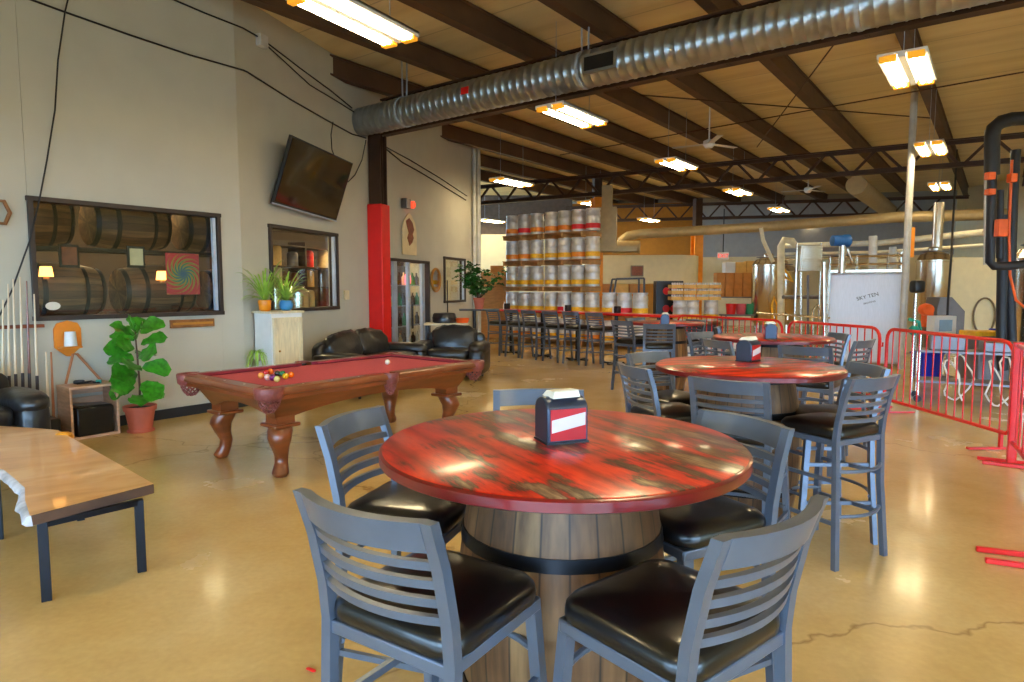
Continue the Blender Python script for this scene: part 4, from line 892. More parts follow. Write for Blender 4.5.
# ================================================================== LEATHER SEATING
def sofa(name,loc,ang,W,label,cat,n,back=.88,grp=None):
    r=empty(name,loc,ang,label,cat,grp); D=.9   # front faces local -y
    m=MB(); m.puff((0,.02,.22),(W-.1,D-.1,.34),e=.25); m.build('base',M['leather'],r,sharp=80)
    for s in (-1,1):
        m=MB(); m.puff((s*(W/2-.13),-.02,.34),(.26,D,.5),e=.35); m.puff((s*(W/2-.13),-.04,.55),(.32,D*1.0,.22),e=.7,wr=.03); m.build('arm',M['leather'],r,sharp=80)
    iw=(W-.5)/n
    for k in range(n):
        x=-(W-.5)/2+iw*(k+.5)
        MB().puff((x,-.08,.44),(iw*1.0,.66,.2),e=.4,wr=.02,nu=28,nv=14).build('seat_cushion',M['leather'],r,sharp=80)
        MB().puff((x,.27,.66),(iw*1.06,.28,.52),rot=Matrix.Rotation(-.25,3,'X')@Matrix.Rotation((.12 if n>1 else 0)*(1 if k%2 else -1),3,'Y'),e=.62,wr=.06,nu=32,nv=18).build('back_cushion',M['leather'],r,sharp=80)
    m=MB(); m.puff((0,.38,.5),(W-.2,.2,.62),e=.35); m.build('back_frame',M['leather'],r,sharp=80)
    for sx in (-1,1):
        for sy in (-1,1): MB().lathe([(.02,0),(.03,.08)],10,(sx*(W/2-.15),sy*.32,0)).build('foot',M['black'],r)
    return r
q=CORN+D2*1.92+N2*.86; sofa('leather_sofa',(q.x,q.y,0),wang(2),2.25,'black leather sofa with plump back cushions against the wall behind the pool table','sofa',2)
sofa('leather_armchair',(-1.08,11.5,0),math.radians(-8),1.3,'wide black leather armchair at the far end of the pool table','armchair',1)
q=CORN+D1*(-3.17)+N1*.78; sofa('leather_armchair',(q.x,q.y,0),wang(1),1.1,'black leather armchair at the left edge under the cue rack','armchair',1)
# table behind the armchair
q=DY(447,330,12.6); r=empty('side_table',(q.x,q.y,0),0,'pale topped side table behind the far armchair','side table'); MB().box((0,0,.9),(.85,.4,.04)).build('top',M['cream'],r,bevel=.006)
for sx in (-1,1):
    for sy in (-1,1): MB().box((sx*.38,sy*.16,.44),(.04,.04,.88)).build('leg',M['black'],r)
r=empty('drum_cushion',(q.x-.05,q.y,.921),0,'round black leather drum cushion on the pale side table','cushion'); MB().lathe([(.02,0),(.2,0),(.23,.02),(.235,.1),(.22,.16),(.2,.19),(.02,.2)],26).build('drum',M['leather'],r); MB().lathe([(.237,.09),(.241,.1),(.237,.11)],26).build('piping',M['vinyl'],r)
single('orange_tray',MB().lathe([(.02,.0),(.11,.0),(.14,.09),(.12,.09),(.1,.03),(.02,.03)],18,(q.x+.3,q.y,.921)),M['orangem'],'orange bowl on the right end of the pale side table','bowl')
single('thin_black_pole',MB().tube([(q.x-.02,q.y+.35,0),(q.x-.02,q.y+.35,1.75)],.012,6),M['black'],'thin black pole standing behind the drum cushion','pole')
# tall black table with plant
q=DY(479,308,13.9); r=empty('pub_table',(q.x,q.y,0),.1,'tall black pedestal table beside the leather armchair','table'); MB().box((0,0,1.13),(.85,.5,.03)).build('top',M['black'],r,bevel=.006); MB().tube([(-.1,0,.02),(-.1,0,1.12)],.035,10).build('post',M['black'],r); MB().lathe([(.25,0),(.25,.015),(.04,.04)],20,(-.1,0,0)).build('foot',M['black'],r)
r=empty('potted_plant',(q.x,q.y,1.146),0,'leafy green plant in a terracotta pot on the tall black table','potted plant'); MB().lathe([(.07,0),(.085,.0),(.115,.2),(.125,.2),(.125,.24),(.11,.24),(.1,.21),(.01,.21)],20).build('pot',M['terra'],r)
m=MB(); st=MB(); rnd=random.Random(11)
for k in range(18):
    a=rnd.random()*2*PI; rr=.12+.4*rnd.random(); z=.35+.55*rnd.random(); tip=Vector((math.cos(a)*rr,math.sin(a)*rr,z)); st.tube([(0,0,.2),tip*.5+Vector((0,0,.15)),tip],[.008,.006,.003],5)
    for j in range(11):
        t=.25+.75*j/10; p=Vector((0,0,.2)).lerp(tip,t)+Vector((0,0,.06)); b=rnd.random()*2*PI; bigleaf(m,p,(math.cos(b),math.sin(b),rnd.uniform(-.2,.8)),.19,.11,rnd.uniform(-.8,.8))
st.build('stem',M['stem'],r); m.build('foliage',M['leaf3'],r,sharp=70)
# ================================================================== LIVE EDGE TABLE
zt=.47; pts=[(30,516),(25,500),(25,488),(14,478),(4,470),(-20,464),(-45,455),(-60,440),(-40,428),(0,426),(35,428),(58,430),(72,438),(110,459),(154,484)]
P=[G(px,py,zt) for px,py in pts]; ctr=sum(P,Vector())/len(P)
r=empty('coffee_table',(ctr.x,ctr.y,0),0,'low live edge maple slab table with square steel legs at the lower left','coffee table')
pl=[(p.x-ctr.x,p.y-ctr.y) for p in P]
m=MB(); m.prism(pl,zt-.055,zt-.001); m.build('slab',M['edge'],r,bevel=.004); m=MB(); m.add([(x*.999,y*.999,zt+.0005) for x,y in pl],[tuple(range(len(pl)))]); m.build('slab_face',M['slab'],r)
m=MB(); lv=[Vector((x,y,zt-.02)) for x,y in pl[0:7]]; 
lw=[]
for a_,b_ in zip(lv,lv[1:]):
    for k in range(4): lw.append(a_.lerp(b_,k/4))
lw.append(lv[-1]); rs=[]; rnd=random.Random(8)
for i,p_ in enumerate(lw):
    t_=(lw[min(i+1,len(lw)-1)]-lw[max(i-1,0)]).normalized(); o_=Vector((t_.y,-t_.x,0))
    if o_.dot(Vector((-1,-.1,0)))<0: o_=-o_
    w_=.03+.02*rnd.random()
    rs.append([Vector((*(p_+o_*x)[:2],z)) for x,z in ((-.004,zt-.0005),(w_*.5,zt-.006),(w_,zt-.025-.01*rnd.random()),(w_*.55,zt-.05),(-.01,zt-.055))])
m.rings(rs); m.build('bark_edge',M['bark'],r,sharp=70)
bq=G(64,434,zt)-Vector((ctr.x,ctr.y,0)); m=MB(); m.puff((bq.x,bq.y,zt-.02),(.13,.09,.07),e=.8,wr=.12); m.build('burl',M['burl'],r,sharp=80)
for px,py in ((47,600),(142,571)):
    q=G(px,py)-Vector((ctr.x,ctr.y,0)); MB().box((q.x,q.y,(zt-.055)/2),(.045,.045,zt-.055),.6).build('leg',M['hoop'],r,bevel=.002)
q1=G(47,600)-Vector((ctr.x,ctr.y,0)); q2=G(142,571)-Vector((ctr.x,ctr.y,0)); MB().bar((q1.x,q1.y,zt-.07),(q2.x,q2.y,zt-.07),.04,.03).build('cross_bar',M['hoop'],r)
dv_=Vector((P[12].x-P[14].x,P[12].y-P[14].y,0)).normalized()
for q in (q1,q2): MB().box((q.x+dv_.x*1.2,q.y+dv_.y*1.2,(zt-.055)/2),(.045,.045,zt-.055),.6).build('leg',M['hoop'],r,bevel=.002)
single('red_tag',MB().puff((*G(311,671)[:2],.006),(.05,.015,.008),rot=Matrix.Rotation(-.5,3,'Z')),M['red'],'tiny red scrap lying on the floor near the bottom left stool','scrap')
# ================================================================== STORE ROOM BEHIND GLASS
bp=empty('oak_barrel',(0,0,0)); b_=barrel_proto('barrel_body',bp,h=.9); b_.location=(0,0,-.45); index_kids(bp)
k=0
def lay(p,ang,lab,rollx=0):
    global k
    o=bp if k==0 else copy_tree(bp); k+=1
    o.rotation_euler=(PI/2,0,ang); o.location=p; tag(o,lab,'barrel','oak barrels in the store room')
for zi,z in enumerate((.72,1.56,2.40)):
    for j in range(4):
        s=win1[0]-.9+ j*1.12+(.3 if zi%2 else 0); q=CORN+D1*s-N1*(.95)
        lay((q.x,q.y,z+.0),wang(1)+PI/2,'oak barrel in the store room, %s from left in the %s rack row'%(ORD[j],['bottom','middle','top'][zi]))
    for j,dz in enumerate((-.375,)):
        q=CORN+D1*(win1[0]+.8)-N1*.95; r=empty('barrel_rack',(q.x,q.y,z-.36),wang(1),'dark steel barrel rack under the %s row of store room barrels'%['bottom','middle','top'][zi],'rack','barrel racks')
        m=MB(); m.box((0,-.25,.02),(4.8,.05,.04)); m.box((0,.25,.02),(4.8,.05,.04)); m.build('rails',M['black'],r)
        if zi: 
            for x in (-2.4,-.8,.8,2.4): MB().box((x,.25,-.4),(.05,.05,.82)).build('upright',M['black'],r)
sc_w=WL(183,274,1,-.24); r=empty('tie_dye_cloth',sc_w,wang(1),'square spiral tie dye cloth hanging behind the barrel room window','wall hanging'); MB().box((0,0,0),(.42,.006,.52)).build('cloth',M['tiedye'],r)
for (px,py,lab,mm_) in ((69,256,'small framed reddish picture behind the left of the window glass','brown'),(136,257,'small black framed picture behind the middle of the window glass','parch')):
    q=WL(px,py,1,-.3); r=empty('framed_picture',q,wang(1),lab,'picture','pictures behind the window'); MB().box((0,0,0),(.2,.02,.26)).build('frame',M['black'],r); MB().box((0,-.012,0),(.15,.008,.2)).build('print',M[mm_],r)
for (px,py,lab) in ((46,272,'orange wall light reflection at the left, built behind the barrel room window'),(162,276,'wall light reflection built as a glowing shade beside the tie dye cloth')):  # wall light reflections in the pane, built as glowing shades behind it
    q=WL(px,py,1,-.34); r=empty('lamp_reflection',q,wang(1),lab,'lamp','lamp reflections built behind the window'); MB().lathe([(.07,-.05),(.055,.06)],14).build('shade',M['glow'],r); MB().lathe([(.03,-.08),(.03,-.05)],10).build('base',M['gold'],r)
for w,s,n_,lab in ((1,-2.9,-1.6,'dish shaped pendant added over the barrels left of centre'),(1,-1.0,-1.7,'dish shaped pendant added over the barrels at the right'),(2,1.2,-1.3,'dish pendant added behind the second window'),(2,4.6,-1.5,'dish pendant added beyond the cooler doors'),(2,7.3,-1.4,'dish pendant added beyond the small far window')):  # pendants put in to light the dim store room
    D,N=(D1,N1) if w==1 else (D2,N2); q=CORN+D*s+N*n_; r=empty('fill_pendant',(q.x,q.y,2.75),0,lab,'pendant lamp','pendants added to light the store room')
    MB().lathe([(.02,.12),(.2,.02),(.21,0),(.2,.0)],20).build('shade',M['black'],r); MB().lathe([(.01,-.05),(.13,-.03),(.15,.01)],14).build('bulb',M['storeglow'],r); MB().tube([(0,0,.1),(0,0,2.6)],.006,5).build('cord',M['cable'],r)
# white oval sticker in the first window
q=WL(53,306,1,-.05); r=single('window_sticker',MB().rings([[Vector((q.x+D1.x*.07*math.cos(a)+N1.x*y,q.y+D1.y*.07*math.cos(a)+N1.y*y,q.z+.045*math.sin(a))) for a in [2*PI*i/20 for i in range(20)]] for y in (-.002,.002)]),M['paper'],'white oval sticker on the lower left of the barrel room window','sticker')
# stainless vessels behind second window, shelves behind cooler
for i,(s,rr,h) in enumerate(((1.0,.2,1.75),(1.65,.25,1.7),(2.3,.22,1.62))):
    q=CORN+D2*s-N2*.8; r=empty('small_steel_tank',(q.x,q.y,0),0,'small steel vessel in the store room, %s from the left behind the second window'%ORD[i],'tank','steel vessels in the store room'); MB().lathe([(.02,0),(rr,.1),(rr,h-.1),(rr*.6,h),(.02,h+.02)],22).build('shell',M['stainless'],r); MB().lathe([(.05,h),(.05,h+.08),(.02,h+.09)],12).build('lid',M['mauve'],r)
q=CORN+D2*5.0-N2*1.9; r=empty('store_shelving',(q.x,q.y,0),wang(2),'dark shelving with bottles at the back of the store room','shelving')
for z in (1.2,1.6,2.0,2.4): MB().box((0,0,z),(6.4,.4,.03)).build('shelf',M['steel'],r)
for x in (-3.2,-1.07,1.07,3.2): MB().box((x,0,1.25),(.05,.4,2.5)).build('upright',M['steel'],r)
q2=q
n_=0
for z,zn in ((1.2,'lowest'),(1.6,'second'),(2.0,'third')):
    for j in range(12):
        q=q2+D2*(-2.86+j*.52)+N2*.05; m=MB(); hgt=.24+.05*((j*7)%3); m.lathe([(.02,0),(.11,0),(.11,hgt),(.08,hgt+.04),(.02,hgt+.05)],12)
        o=m.build('storage_jar',[M['brown'],M['card2'],M['mauve'],M['red'],M['parch']][(j+n_)%5]); o.location=(q.x,q.y,z+.016); tag(o,'storage jar, %s along the %s store room shelf'%(ORD[j],zn),'jar','jars on the store room shelving')
    n_+=2
# cooler shelves with bottles
q=CORN+D2*((door[0]+door[1])/2+.75)-N2*.62; r=empty('drinks_cooler',(q.x,q.y,0),wang(2),'drinks shelves standing inside behind the cooler doors','drinks cooler')
MB().box((0,.3,1.05),(1.9,.04,2.1)).build('back_panel',M['mauve'],r)
for z in (.3,.75,1.2,1.65): MB().box((0,.05,z),(1.9,.5,.02)).build('shelf',M['alum'],r)
m=MB(); m.lathe([(.02,.0),(.14,.0),(.14,.03),(.02,.03)],20,(.0,-.24,1.78),axis='Y'); m.build('neon_sign',M['pinkglow'],r)
for iz,z in enumerate((.3,.75,1.2,1.65)):
    for j in range(8):
        p=q+D2*(-.78+.22*j)+N2*.08; o=MB().lathe([(.02,0),(.055,0),(.055,.16),(.02,.22),(.02,.28)],10).build('beer_bottle',[M['bottle'],M['green'],M['bottle'],M['parch']][(j+iz)%4]); o.location=(p.x,p.y,z+.011); tag(o,'bottle in the cooler, %s from the left on the %s shelf'%(ORD[j],['lowest','second','third','top'][iz]),'bottle','bottles in the drinks cooler')
# ================================================================== DISTANT LEFT: panel, boxes, forklift
q=DY(494,300,20.8); r=empty('plywood_panel',(q.x,q.y,0),.1,'tall tan plywood panel left of the keg stack','panel'); MB().box((0,0,1.05),(.95,.06,2.1)).build('board',M['ply'],r); MB().box((.1,-.02,2.2),(.42,.12,.2)).build('top_block',M['card'],r)
for i,px in enumerate((604,620,636)):
    for kz in range(4):
        q=DY(px,295,20.5); o=MB().box((0,0,.21),(.46,.42,.42)).build('carton',[M['card2'],M['card']][(i+kz)%2],bevel=.006); o.location=(q.x,q.y,kz*.43); tag(o,'tan carton in the %s column from the left behind the kegs, %s from the floor'%(ORD[i],ORD[kz]),'carton','cartons behind the keg stack')
q=DY(627,290,19.2); r=empty('forklift',(q.x,q.y,0),.0,'black framed forklift parked behind the lower kegs','forklift')
m=MB(); m.box((.1,.4,.5),(.8,.8,.7)); m.build('body',M['colo'],r,bevel=.04); MB().puff((.1,.45,.95),(.45,.45,.14)).build('seat',M['vinyl'],r)
for y in (.0,.8):
    m=MB(); m.bar((-.48,y,.85),(-.32,y,1.86),.05); m.bar((-.32,y,1.86),(.5,y,1.88),.05); m.bar((.5,y,1.88),(.52,y,.7),.05); m.build('overhead_guard',M['black'],r)
for sx in (-.3,.4):
    for y in (0,.8): MB().lathe([(.02,-.06),(.18,-.06),(.18,.06),(.02,.06)],18,(sx,y,.18),axis='Y').build('wheel',M['black'],r)
q=DY(668,298,19.5); r=empty('reel_rack',(q.x,q.y,0),0,'black rack with four round red ends beside the can cases','rack'); m=MB()
m.box((0,0,.9),(.8,.4,1.8)); m.build('cabinet',M['black'],r)
for x in (-.1,.13):
    for z in (.98,1.5): MB().lathe([(.01,-.23),(.1,-.23),(.11,-.2)],16,(x,0,z),axis='Y').build('red_end',M['red'],r)
# HVAC
p=DY(607,230,18.9); r=empty('air_handler_duct',(p.x,p.y,p.z),-.2,'pale rectangular vertical duct behind the top of the keg stack','duct'); MB().box((0,0,0),(.55,.6,1.25)).build('duct_box',M['ductcream'],r); MB().box((0,0,.9),(.3,.3,.7)).build('riser',M['ductcream'],r); MB().box((.3,0,-.56),(1.1,.5,.14)).build('flange',M['ductcream'],r)
a=DY(626,238,20.5); b=DY(985,216,17.0)
r=single('horizontal_duct',MB().tube([DY(612,247,20.8),DY(640,247,20.6)],.2,18),M['ductcream'],'short fat cream duct below the long horizontal duct','duct')
single('horizontal_duct',MB().tube([DY(622,250,21.2),DY(622,240,21.2),DY(628,236,21.2),DY(640,234,21.2),DY(760,227,20.2),DY(900,217,18.5),DY(1010,214,17.6)],.15,16),M['ductcream'],'long cream round duct running across in front of the far wall','duct')
r=single('round_vent_duct',MB().tube([G(856,185,4.5),G(893,214,4.5)],.27,20),M['ductcream'],'short cream round duct pointing to us under the roof above the white tank','duct')
# exit sign on far wall
q=DY(723,256,25.0); r=empty('exit_sign',(q.x,q.y,q.z-.12),-.1,'hanging exit sign with red letters in front of the grey far wall','exit sign'); MB().box((0,0,.12),(.42,.05,.28)).build('sign_box',M['white'],r,bevel=.01); text_mesh('EXIT',.2,'lettering',M['exit'],r,(0,-.03,.12),(PI/2,0,0)); MB().tube([(0,0,.26),(0,0,1.9)],.02,6).build('hanging_rod',M['black'],r)
# shelf with cartons
q0=DY(736,297,22.5); q0.z=0; r=empty('pallet_rack',(q0.x,q0.y,0),-.06,'steel shelf rack under the tall cartons right of the orange column','rack')
for x in (-.85,.85): MB().box((x,0,.65),(.06,.5,1.3)).build('upright',M['mauve'],r)
for z in (.5,1.27): MB().box((0,0,z),(1.75,.5,.04)).build('shelf',M['mauve'],r)
for j in range(5):
    o=MB().box((0,0,.41),(.27,.4,.82)).build('tall_carton',M['card'],bevel=.006); q=q0+Vector((-.6+.3*j,0,1.291)); o.location=q; tag(o,'tall cardboard carton on the rack, %s from the left'%ORD[j],'carton','tall cartons on the rack')
for j,(x,w_,h_,mm_) in enumerate(((-.28,.34,.36,'white'),(.08,.34,.36,'card2'),(.48,.4,.4,'card2'))):
    o=MB().box((0,0,h_/2),(w_,.36,h_)).build('carton',M[mm_],bevel=.006); o.location=q0+Vector((x,0,1.291+.821)); tag(o,'%s box on top of the tall cartons, %s from the left'%(['white','yellowish','larger yellowish'][j],ORD[j]),'carton','boxes on top of the tall cartons')
for j,(px,mm_,dn) in enumerate(((731,'red','red'),(741,'pink','pink'),(750,'green','green'))):
    q=DY(px,308,18.6); zz=q.z-.16; o=MB().lathe([(.02,0),(.12,0),(.15,.3),(.14,.3),(.11,.02)],16).build('plastic_tub',M[mm_]); o.location=(q.x,q.y,.841); tag(o,'small %s plastic tub on the bench under the tall cartons'%dn,'tub')
q=DY(741,315,18.6); r=empty('work_bench',(q.x,q.y,0),0,'plain steel bench carrying the coloured tubs','bench'); MB().box((0,0,.82),(1.1,.5,.04)).build('top',M['mauve'],r)
for x in (-.5,.5):
    for y in (-.2,.2): MB().box((x,y,.4),(.04,.04,.8)).build('leg',M['mauve'],r)
# ================================================================== BREWING VESSELS
def tank(px,Y,rr,z0,z1,lab,pipe=0,px2=None):
    q=DY(px,300,Y); r=empty('brewing_tank',(q.x,q.y,0),0,lab,'brewing tank','steel brewing tanks')
    MB().lathe([(.05,z0-.05),(rr*.7,z0),(rr,z0+.12),(rr,z1-.25),(rr+.02,z1-.24),(rr+.02,z1-.2),(rr,z1-.19),(rr*.8,z1-.06),(rr*.35,z1),(.1,z1+.02)],30).build('shell',M['stainless'],r,sharp=50)
    MB().lathe([(.13,z1-.02),(.14,z1+.08),(.1,z1+.12),(.02,z1+.13)],16).build('manway',M['stainless'],r)
    for a in (.6,2.2,3.7,5.2): MB().tube([(math.cos(a)*rr*.85,math.sin(a)*rr*.85,0),(math.cos(a)*rr*.85,math.sin(a)*rr*.85,z0+.2)],.03,8).build('leg',M['stainless'],r)
    MB().tube([(0,-rr-.01,z0+.3),(0,-rr-.12,z0+.3),(0,-rr-.12,z0+.15)],.025,8).build('outlet_valve',M['stainless'],r)
    m=MB(); m.tube([(rr*.75*math.cos(a),rr*.75*math.sin(a),z1+.0) for a in [2*PI*i/16 for i in range(16)]],.012,6,closed=True); m.build('rim_tube',M['mauve'],r)
    if pipe: MB().tube([(.05,0,z1),(.05,0,z1+pipe)],.11,14).build('flue',M['stainless'],r)
    return r
tank(767,18.5,.42,.55,2.45,'golden lit steel tank right of the cartons')
tank(782,19.8,.36,.5,2.3,'narrower steel tank partly behind the first one')
tank(932,15.5,.36,.6,2.45,'steel tank with a tall flue behind the control panel',1.15)
tank(1040,9.9,.36,.5,2.25,'steel tank cut by the right edge of the view')
# white quilted vessel
cp=Vector((7.95,13.3,0)); pl_=DY(827,330,13.6); pr_=DY(905,330,12.9); d=(pr_-pl_); d.z=0; Wt=d.length; c=(pl_+pr_)/2; an=math.atan2(d.y,d.x)
c=c+Vector((-math.sin(an),math.cos(an),0))*.55
r=empty('quilted_tank',(c.x,c.y,0),an,'big boxy vessel wrapped in white quilted insulation with a black printed logo','insulated tank')
MB().box((0,0,.98),(Wt,1.1,1.84)).build('insulated_wrap',M['silver'],r,bevel=.04)
m=MB(); 
for s in (-1,1): m.box((s*Wt/2,-.55,.98),(.05,.05,1.94))
m.box((0,-.55,1.94),(Wt+.05,.05,.05)); m.build('steel_frame',M['stainless'],r)
m=MB()
for z in (2.08,2.24): m.tube([(-Wt/2,-.5,z),(Wt/2,-.5,z)],.025,8); m.tube([(-Wt/2,.5,z),(Wt/2,.5,z)],.025,8)
for x in (-Wt/2,-.2,.35,Wt/2): m.tube([(x,-.5,1.92),(x,-.5,2.26)],.025,8)
m.build('top_railing',M['stainless'],r)
t1=text_mesh('SKY TEN',.105,'logo_lettering',M['logo'],r,(0.02,-.553,1.42),(PI/2,math.radians(-16),0)); text_mesh('BREWING',.05,'logo_lettering',M['logo'],r,(.06,-.553,1.30),(PI/2,math.radians(-16),0))
# blue motor
q=DY(842,262,13.4); r=empty('agitator_motor',(q.x,q.y,1.9),0,'blue agitator motor on a steel neck above the quilted tank','motor')
m=MB(); m.tube([(0,0,0),(0,0,.62)],.07,14); m.tube([(.1,0,.5),(.22,0,.2),(.36,0,.12)],.03,8); m.build('neck',M['stainless'],r); MB().lathe([(.02,-.24),(.11,-.22),(.115,.0),(.13,.02),(.13,.12),(.08,.16)],20,(0,0,.66),axis='X').build('motor_body',M['motor'],r)
# raised steel control cabinet
q=DY(809,258,15.0); r=empty('steel_cabinet',(q.x,q.y,0),0,'shiny steel control cabinet raised on posts left of the quilted tank','control cabinet'); MB().box((0,0,2.27),(.5,.25,.58)).build('box',M['stainless'],r,bevel=.01); MB().box((0,-.13,2.27),(.42,.012,.5)).build('door',M['stainless'],r,bevel=.004)
for x in (-.28,.28): MB().tube([(x,0,0),(x,0,2.62)],.025,8).build('post',M['stainless'],r)
# pipework in front of tanks
PW=[('vertical cream pipe with an elbow left of the steel cabinet',[(781,348,17),(781,246,17),(784,240,17),(792,241,17),(795,246,17)],.09,'pipe'),('long thick cream pipe along the far wall',[(782,246,22),(880,243,20),(985,232,17)],.09,'pipe'),('second thinner cream pipe below the thick one',[(785,254,20),(880,252,19),(985,245,16.5)],.045,'pipe'),
 ('third thin steel pipe behind the railing',[(785,259,17),(830,258,17)],.03,'stainless'),('fat vertical grey pipe right of the blue motor',[(873,273,13.5),(873,236,13.5)],.08,'conduit'),('thinner vertical pipe near the right end of the railing',[(893,273,13.5),(893,247,13.5)],.07,'conduit'),('capped vertical pipe at the corner of the railing',[(901.5,365,13.2),(901.5,252,13.2)],.06,'stainless'),
 ('slanted pipe running down beside the first tank',[(773,262,17),(763,240,17),(761,228,17)],.05,'pipe'),('low horizontal steel rail behind the far barrier',[(757,313,14.5),(830,318,13.5)],.025,'stainless'),('mid height steel pipe between the cabinet posts',[(783,297,16),(826,297,15)],.05,'mauve'),('vertical steel pipe below the steel cabinet, left one',[(801,357,14.8),(801,272,14.8)],.03,'stainless'),('vertical steel pipe below the steel cabinet, right one',[(808,357,14.8),(808,275,14.8)],.025,'mauve'),('U shaped steel pipe near the quilted tank',[(813,358,14.6),(813,310,14.6),(817,305,14.6),(821,310,14.6),(821,358,14.6)],.03,'stainless'),
 ('steel pipe rising left of the quilted tank',[(824,364,13.2),(824,262,13.2)],.05,'stainless')]
for lab,pts,rr,mm_ in PW:
    single('process_pipe',MB().tube([DY(*p) for p in pts],rr,10),M[mm_],lab,'pipe','brewery pipework')
m=MB(); m.tube([DY(783,268,17.8),DY(789,275,17.8),DY(793,282,17.8),DY(786,278,17.8),DY(781,270,17.8)],.03,8); single('yellow_hose',m,M['kegyel'],'yellow hose draped over the steel tank','hose'); single('yellow_hose',MB().tube([DY(773,330,17.6),DY(772,305,17.6),DY(774,297,17.6),DY(777,305,17.6),DY(777,330,17.6)],.03,8),M['kegyel'],'upright loop of yellow hose in front of the steel tank','hose')
# white pole
q=G(900,369,0); q2=q+Vector((.12,.1,0))
single('tall_pole',MB().tube([(q.x,q.y,0),(q.x,q.y,5.38)],.05,10),M['conduit'],'tall pale conduit pole from the floor to the roof right of the quilted tank','pole','tall pale poles'); single('tall_pole',MB().tube([(q2.x,q2.y,0),(q2.x,q2.y,5.38)],.028,8),M['conduit'],'thinner pale pole standing right against the tall one','pole','tall pale poles')
# hanging black cable pair
single('hanging_cables',MB().tube([G(957,150,5.0),DY(951,260,12),DY(948,300,12),DY(947,330,12)],.02,6),M['cable'],'black cables hanging from the right row of lights to the hopper','cable')
# mill hopper & control panel
q=DY(941,330,11.6); r=empty('control_panel',(q.x,q.y,0),.1,'pale grey control panel with a grey screen behind the right barrier','control panel'); MB().box((0,0,.92),(.42,.2,.36)).build('case',M['white'],r,bevel=.012); MB().box((.0,-.105,.93),(.24,.012,.2)).build('screen',M['display'],r); MB().box((0,.05,.38),(.12,.1,.74)).build('post',M['mauve'],r); MB().box((0,.05,.01),(.4,.3,.02)).build('foot',M['mauve'],r)
q=DY(943,318,12.6); r=empty('grain_hopper',(q.x,q.y,0),.0,'dull steel hopper with a sloping top behind the control panel','hopper'); m=MB(); m.rings([[Vector((x,y,z)) for x,z in ((-.25,.7),(.28,.7),(.28,1.15),(.02,1.42),(-.2,1.42),(-.25,1.2))] for y in (-.2,.2)]); m.build('hopper_body',M['mauve'],r)
for x in (-.2,.22):
    for y in (-.15,.15): MB().box((x,y,.35),(.03,.03,.7)).build('leg',M['mauve'],r)
q=DY(925,322,11.9); r=empty('orange_pump',(q.x,q.y,0),0,'orange pump unit beside the white pole','pump'); MB().lathe([(.02,-.1),(.1,-.1),(.12,0),(.09,.1),(.02,.12)],14,(0,0,1.2),axis='Y').build('pump_head',M['orangem'],r,); m=MB(); m.box((.05,.02,1.02),(.16,.14,.3)); m.build('pump_body',M['orangem'],r,bevel=.02); MB().box((.02,0,.44),(.1,.1,.88)).build('stand',M['hosebr'],r); MB().lathe([(.01,.88),(.03,.9),(.03,.95)],8).build('drain',M['gold'],r)
q=DY(914,330,11.4); r=empty('teal_valve_unit',(q.x,q.y,0),0,'teal valve assembly on a steel stand by the white pole','valve'); m=MB(); m.tube([(0,0,0),(0,0,1.5)],.03,10); m.build('stand',M['stainless'],r); MB().sphere((0,0,.85),.09,12).build('valve_body',M['teal'],r); MB().tube([(-.1,0,1.05),(.08,0,1.0),(.12,0,.8)],.03,8).build('valve_pipe',M['teal'],r); MB().puff((.02,0,1.62),(.2,.2,.22)).build('dark_motor',M['black'],r)
q=G(926,377,0); r=empty('blue_bin',(q.x,q.y,0),.1,'deep blue plastic bin on the floor behind the right barrier','bin'); m=MB(); o4=lambda w,z:[Vector((x,y,z)) for x,y in rrect(w,w*.8,.04,3)]; m.rings([o4(.34,0),o4(.42,.42),o4(.45,.42),o4(.45,.45),o4(.40,.45),o4(.32,.03)]); m.build('tub',M['bin'],r)
# cart with hoses
q=DY(985,370,8.6); q=Vector((6.35,8.9,0)); r=empty('steel_cart',(q.x,q.y,0),-.5,'low stainless cart loaded with fittings behind the right barrier','cart'); 
for z in (.3,.72): MB().box((0,0,z),(1.3,.5,.03)).build('shelf',M['mauve'],r)
for x in (-.63,.63):
    for y in (-.23,.23): MB().tube([(x,y,.08),(x,y,.95)],.018,8).build('post',M['stainless'],r); MB().lathe([(.01,-.02),(.05,-.02),(.05,.02),(.01,.02)],12,(x,y,.05),axis='Y').build('caster',M['black'],r)
m=MB(); m.box((-.3,0,.84),(.4,.35,.2)); m.box((.35,.05,.80),(.5,.4,.13)); m.build('fittings_tray',M['mauve'],r,bevel=.01)
rnd=random.Random(3)
for i,(dx,sd) in enumerate(((-.55,1),(-.1,2),(.45,3))):
    P=[]; rnd=random.Random(sd)
    for k in range(26):
        a=k*.42; P.append((q.x+dx*.8+(.13+.05*math.sin(k*1.3+sd))*math.cos(a)+.012*k,q.y-.5-dx*.48+.05*math.sin(a*1.7)-.1*(i-1),.36+(.30+.04*math.sin(k+sd))*math.sin(a)))
    single('coiled_hose',MB().tube(P,.012,7),M['hose'],'coil of pale hose in front of the steel cart, %s from the left'%ORD[i],'hose','pale hoses by the cart')
q=DY(975,338,10.6); r=empty('tote_bin',(q.x+.35,q.y,0),0,'stack of plastic totes, blue over yellow, behind the right barrier','tote'); MB().box((0,0,.42),(.9,.5,.8)).build('grey_tub',M['mauve'],r,bevel=.02); MB().box((-.25,-.02,.86),(.5,.4,.08)).build('yellow_lid',M['kegyel'],r,bevel=.01); MB().box((.25,-.02,.87),(.5,.42,.11)).build('blue_lid',M['bin'],r,bevel=.01)
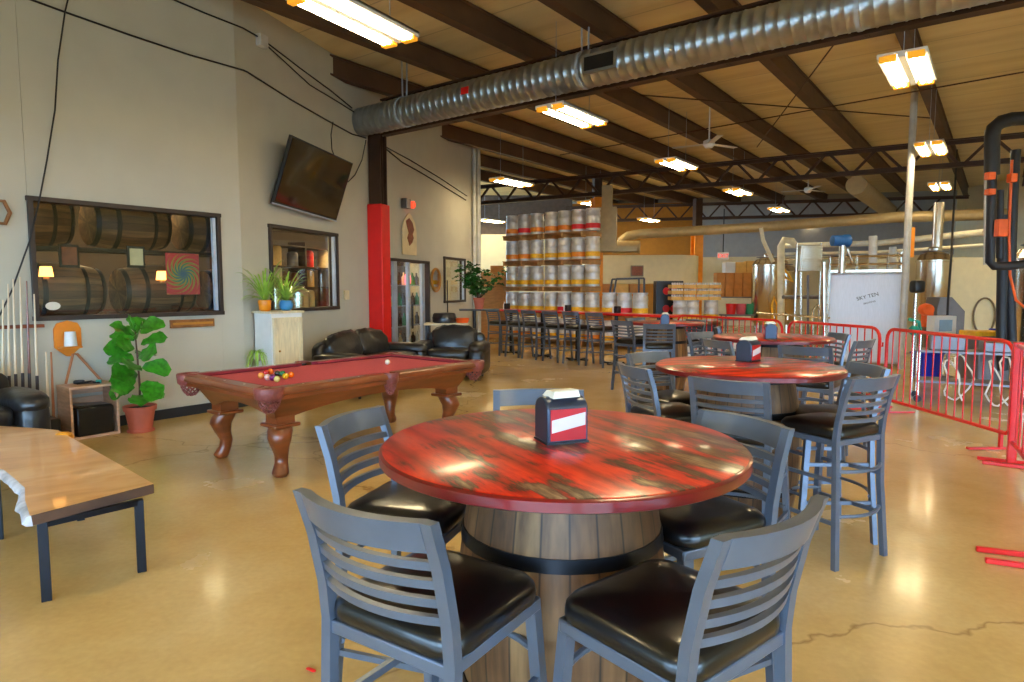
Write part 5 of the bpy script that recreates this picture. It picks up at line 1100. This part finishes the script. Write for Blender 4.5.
# hose loop on the far wall
q=DY(985,316,15.9); single('hose_loop',MB().tube([(q.x+.27*math.cos(a),q.y+.02,q.z+.44*math.sin(a)) for a in [2*PI*i/26 for i in range(26)]],.022,7,closed=True),M['hosebr'],'brown hose loop hanging on the cream wall at the right','hose')
# black insulated pipes at right edge
def bpipe(pts,r_,lab,m='rubber'): single('insulated_pipe',MB().tube([DY(*p) for p in pts],r_,12),M[m],lab,'pipe','pipes at the right edge')
bpipe([(1060,117,9.3),(1030,118,9.3),(1012,119,9.3),(1001,122,9.3),(994,128,9.3),(992,137,9.3),(992,175,9.3)],.095,'thick black insulated pipe bending over from the right edge')
bpipe([(992,175,9.3),(991,225,9.3),(990,262,9.3),(994,266,9.3),(1010,266,9.3),(1024,264,9.3)],.06,'thinner black pipe running down from the thick bend and turning right')
bpipe([(1000,190,9.6),(1000,258,9.6)],.05,'short black pipe between the two vertical pipes')
bpipe([(1003,215,9.8),(1002,290,9.8),(1001,345,9.8),(1003,370,9.8)],.07,'long black pipe falling behind the barrier, left one')
bpipe([(1016,150,9.8),(1013,200,9.8),(1010,290,9.8),(1012,345,9.8),(1014,365,9.8)],.065,'long black pipe falling behind the barrier, middle one')
bpipe([(1012,160,9.5),(1009,230,9.5),(1010,275,9.5),(1016,300,9.5),(1030,312,9.5)],.018,'thin copper coloured tube beside the black pipes','orangem')
bpipe([(986,130,9.6),(985,265,9.6)],.022,'thin pale pipe left of the black pipes','conduit')
for i,(px,py,w_,h_,l) in enumerate(((1001,228,.13,.24,'larger orange actuator between the black pipes'),(990,176,.1,.1,'upper small orange coupling on the black pipe'),(990,192,.1,.08,'lower small orange coupling on the black pipe'),(1012,178,.09,.12,'small orange valve on the middle black pipe'))):
    q=DY(px,py,9.15); single('orange_actuator',MB().box((q.x,q.y,q.z),(w_,.1,h_)),M['orangem'],l,'valve',bevel=.01)
# ================================================================== LIGHTS & WORLD
w=bpy.data.worlds.new('sky'); sc.world=w; w.use_nodes=True; bg=w.node_tree.nodes['Background']; bg.inputs[0].default_value=(.42,.68,1,1); bg.inputs[1].default_value=13
for o in list(C.objects):
    if o.type=='MESH': pass
vs=sc.view_settings; vs.view_transform='Standard'; vs.look='None'; vs.gamma=1; vs.exposure=.34; vs.use_curve_mapping=False
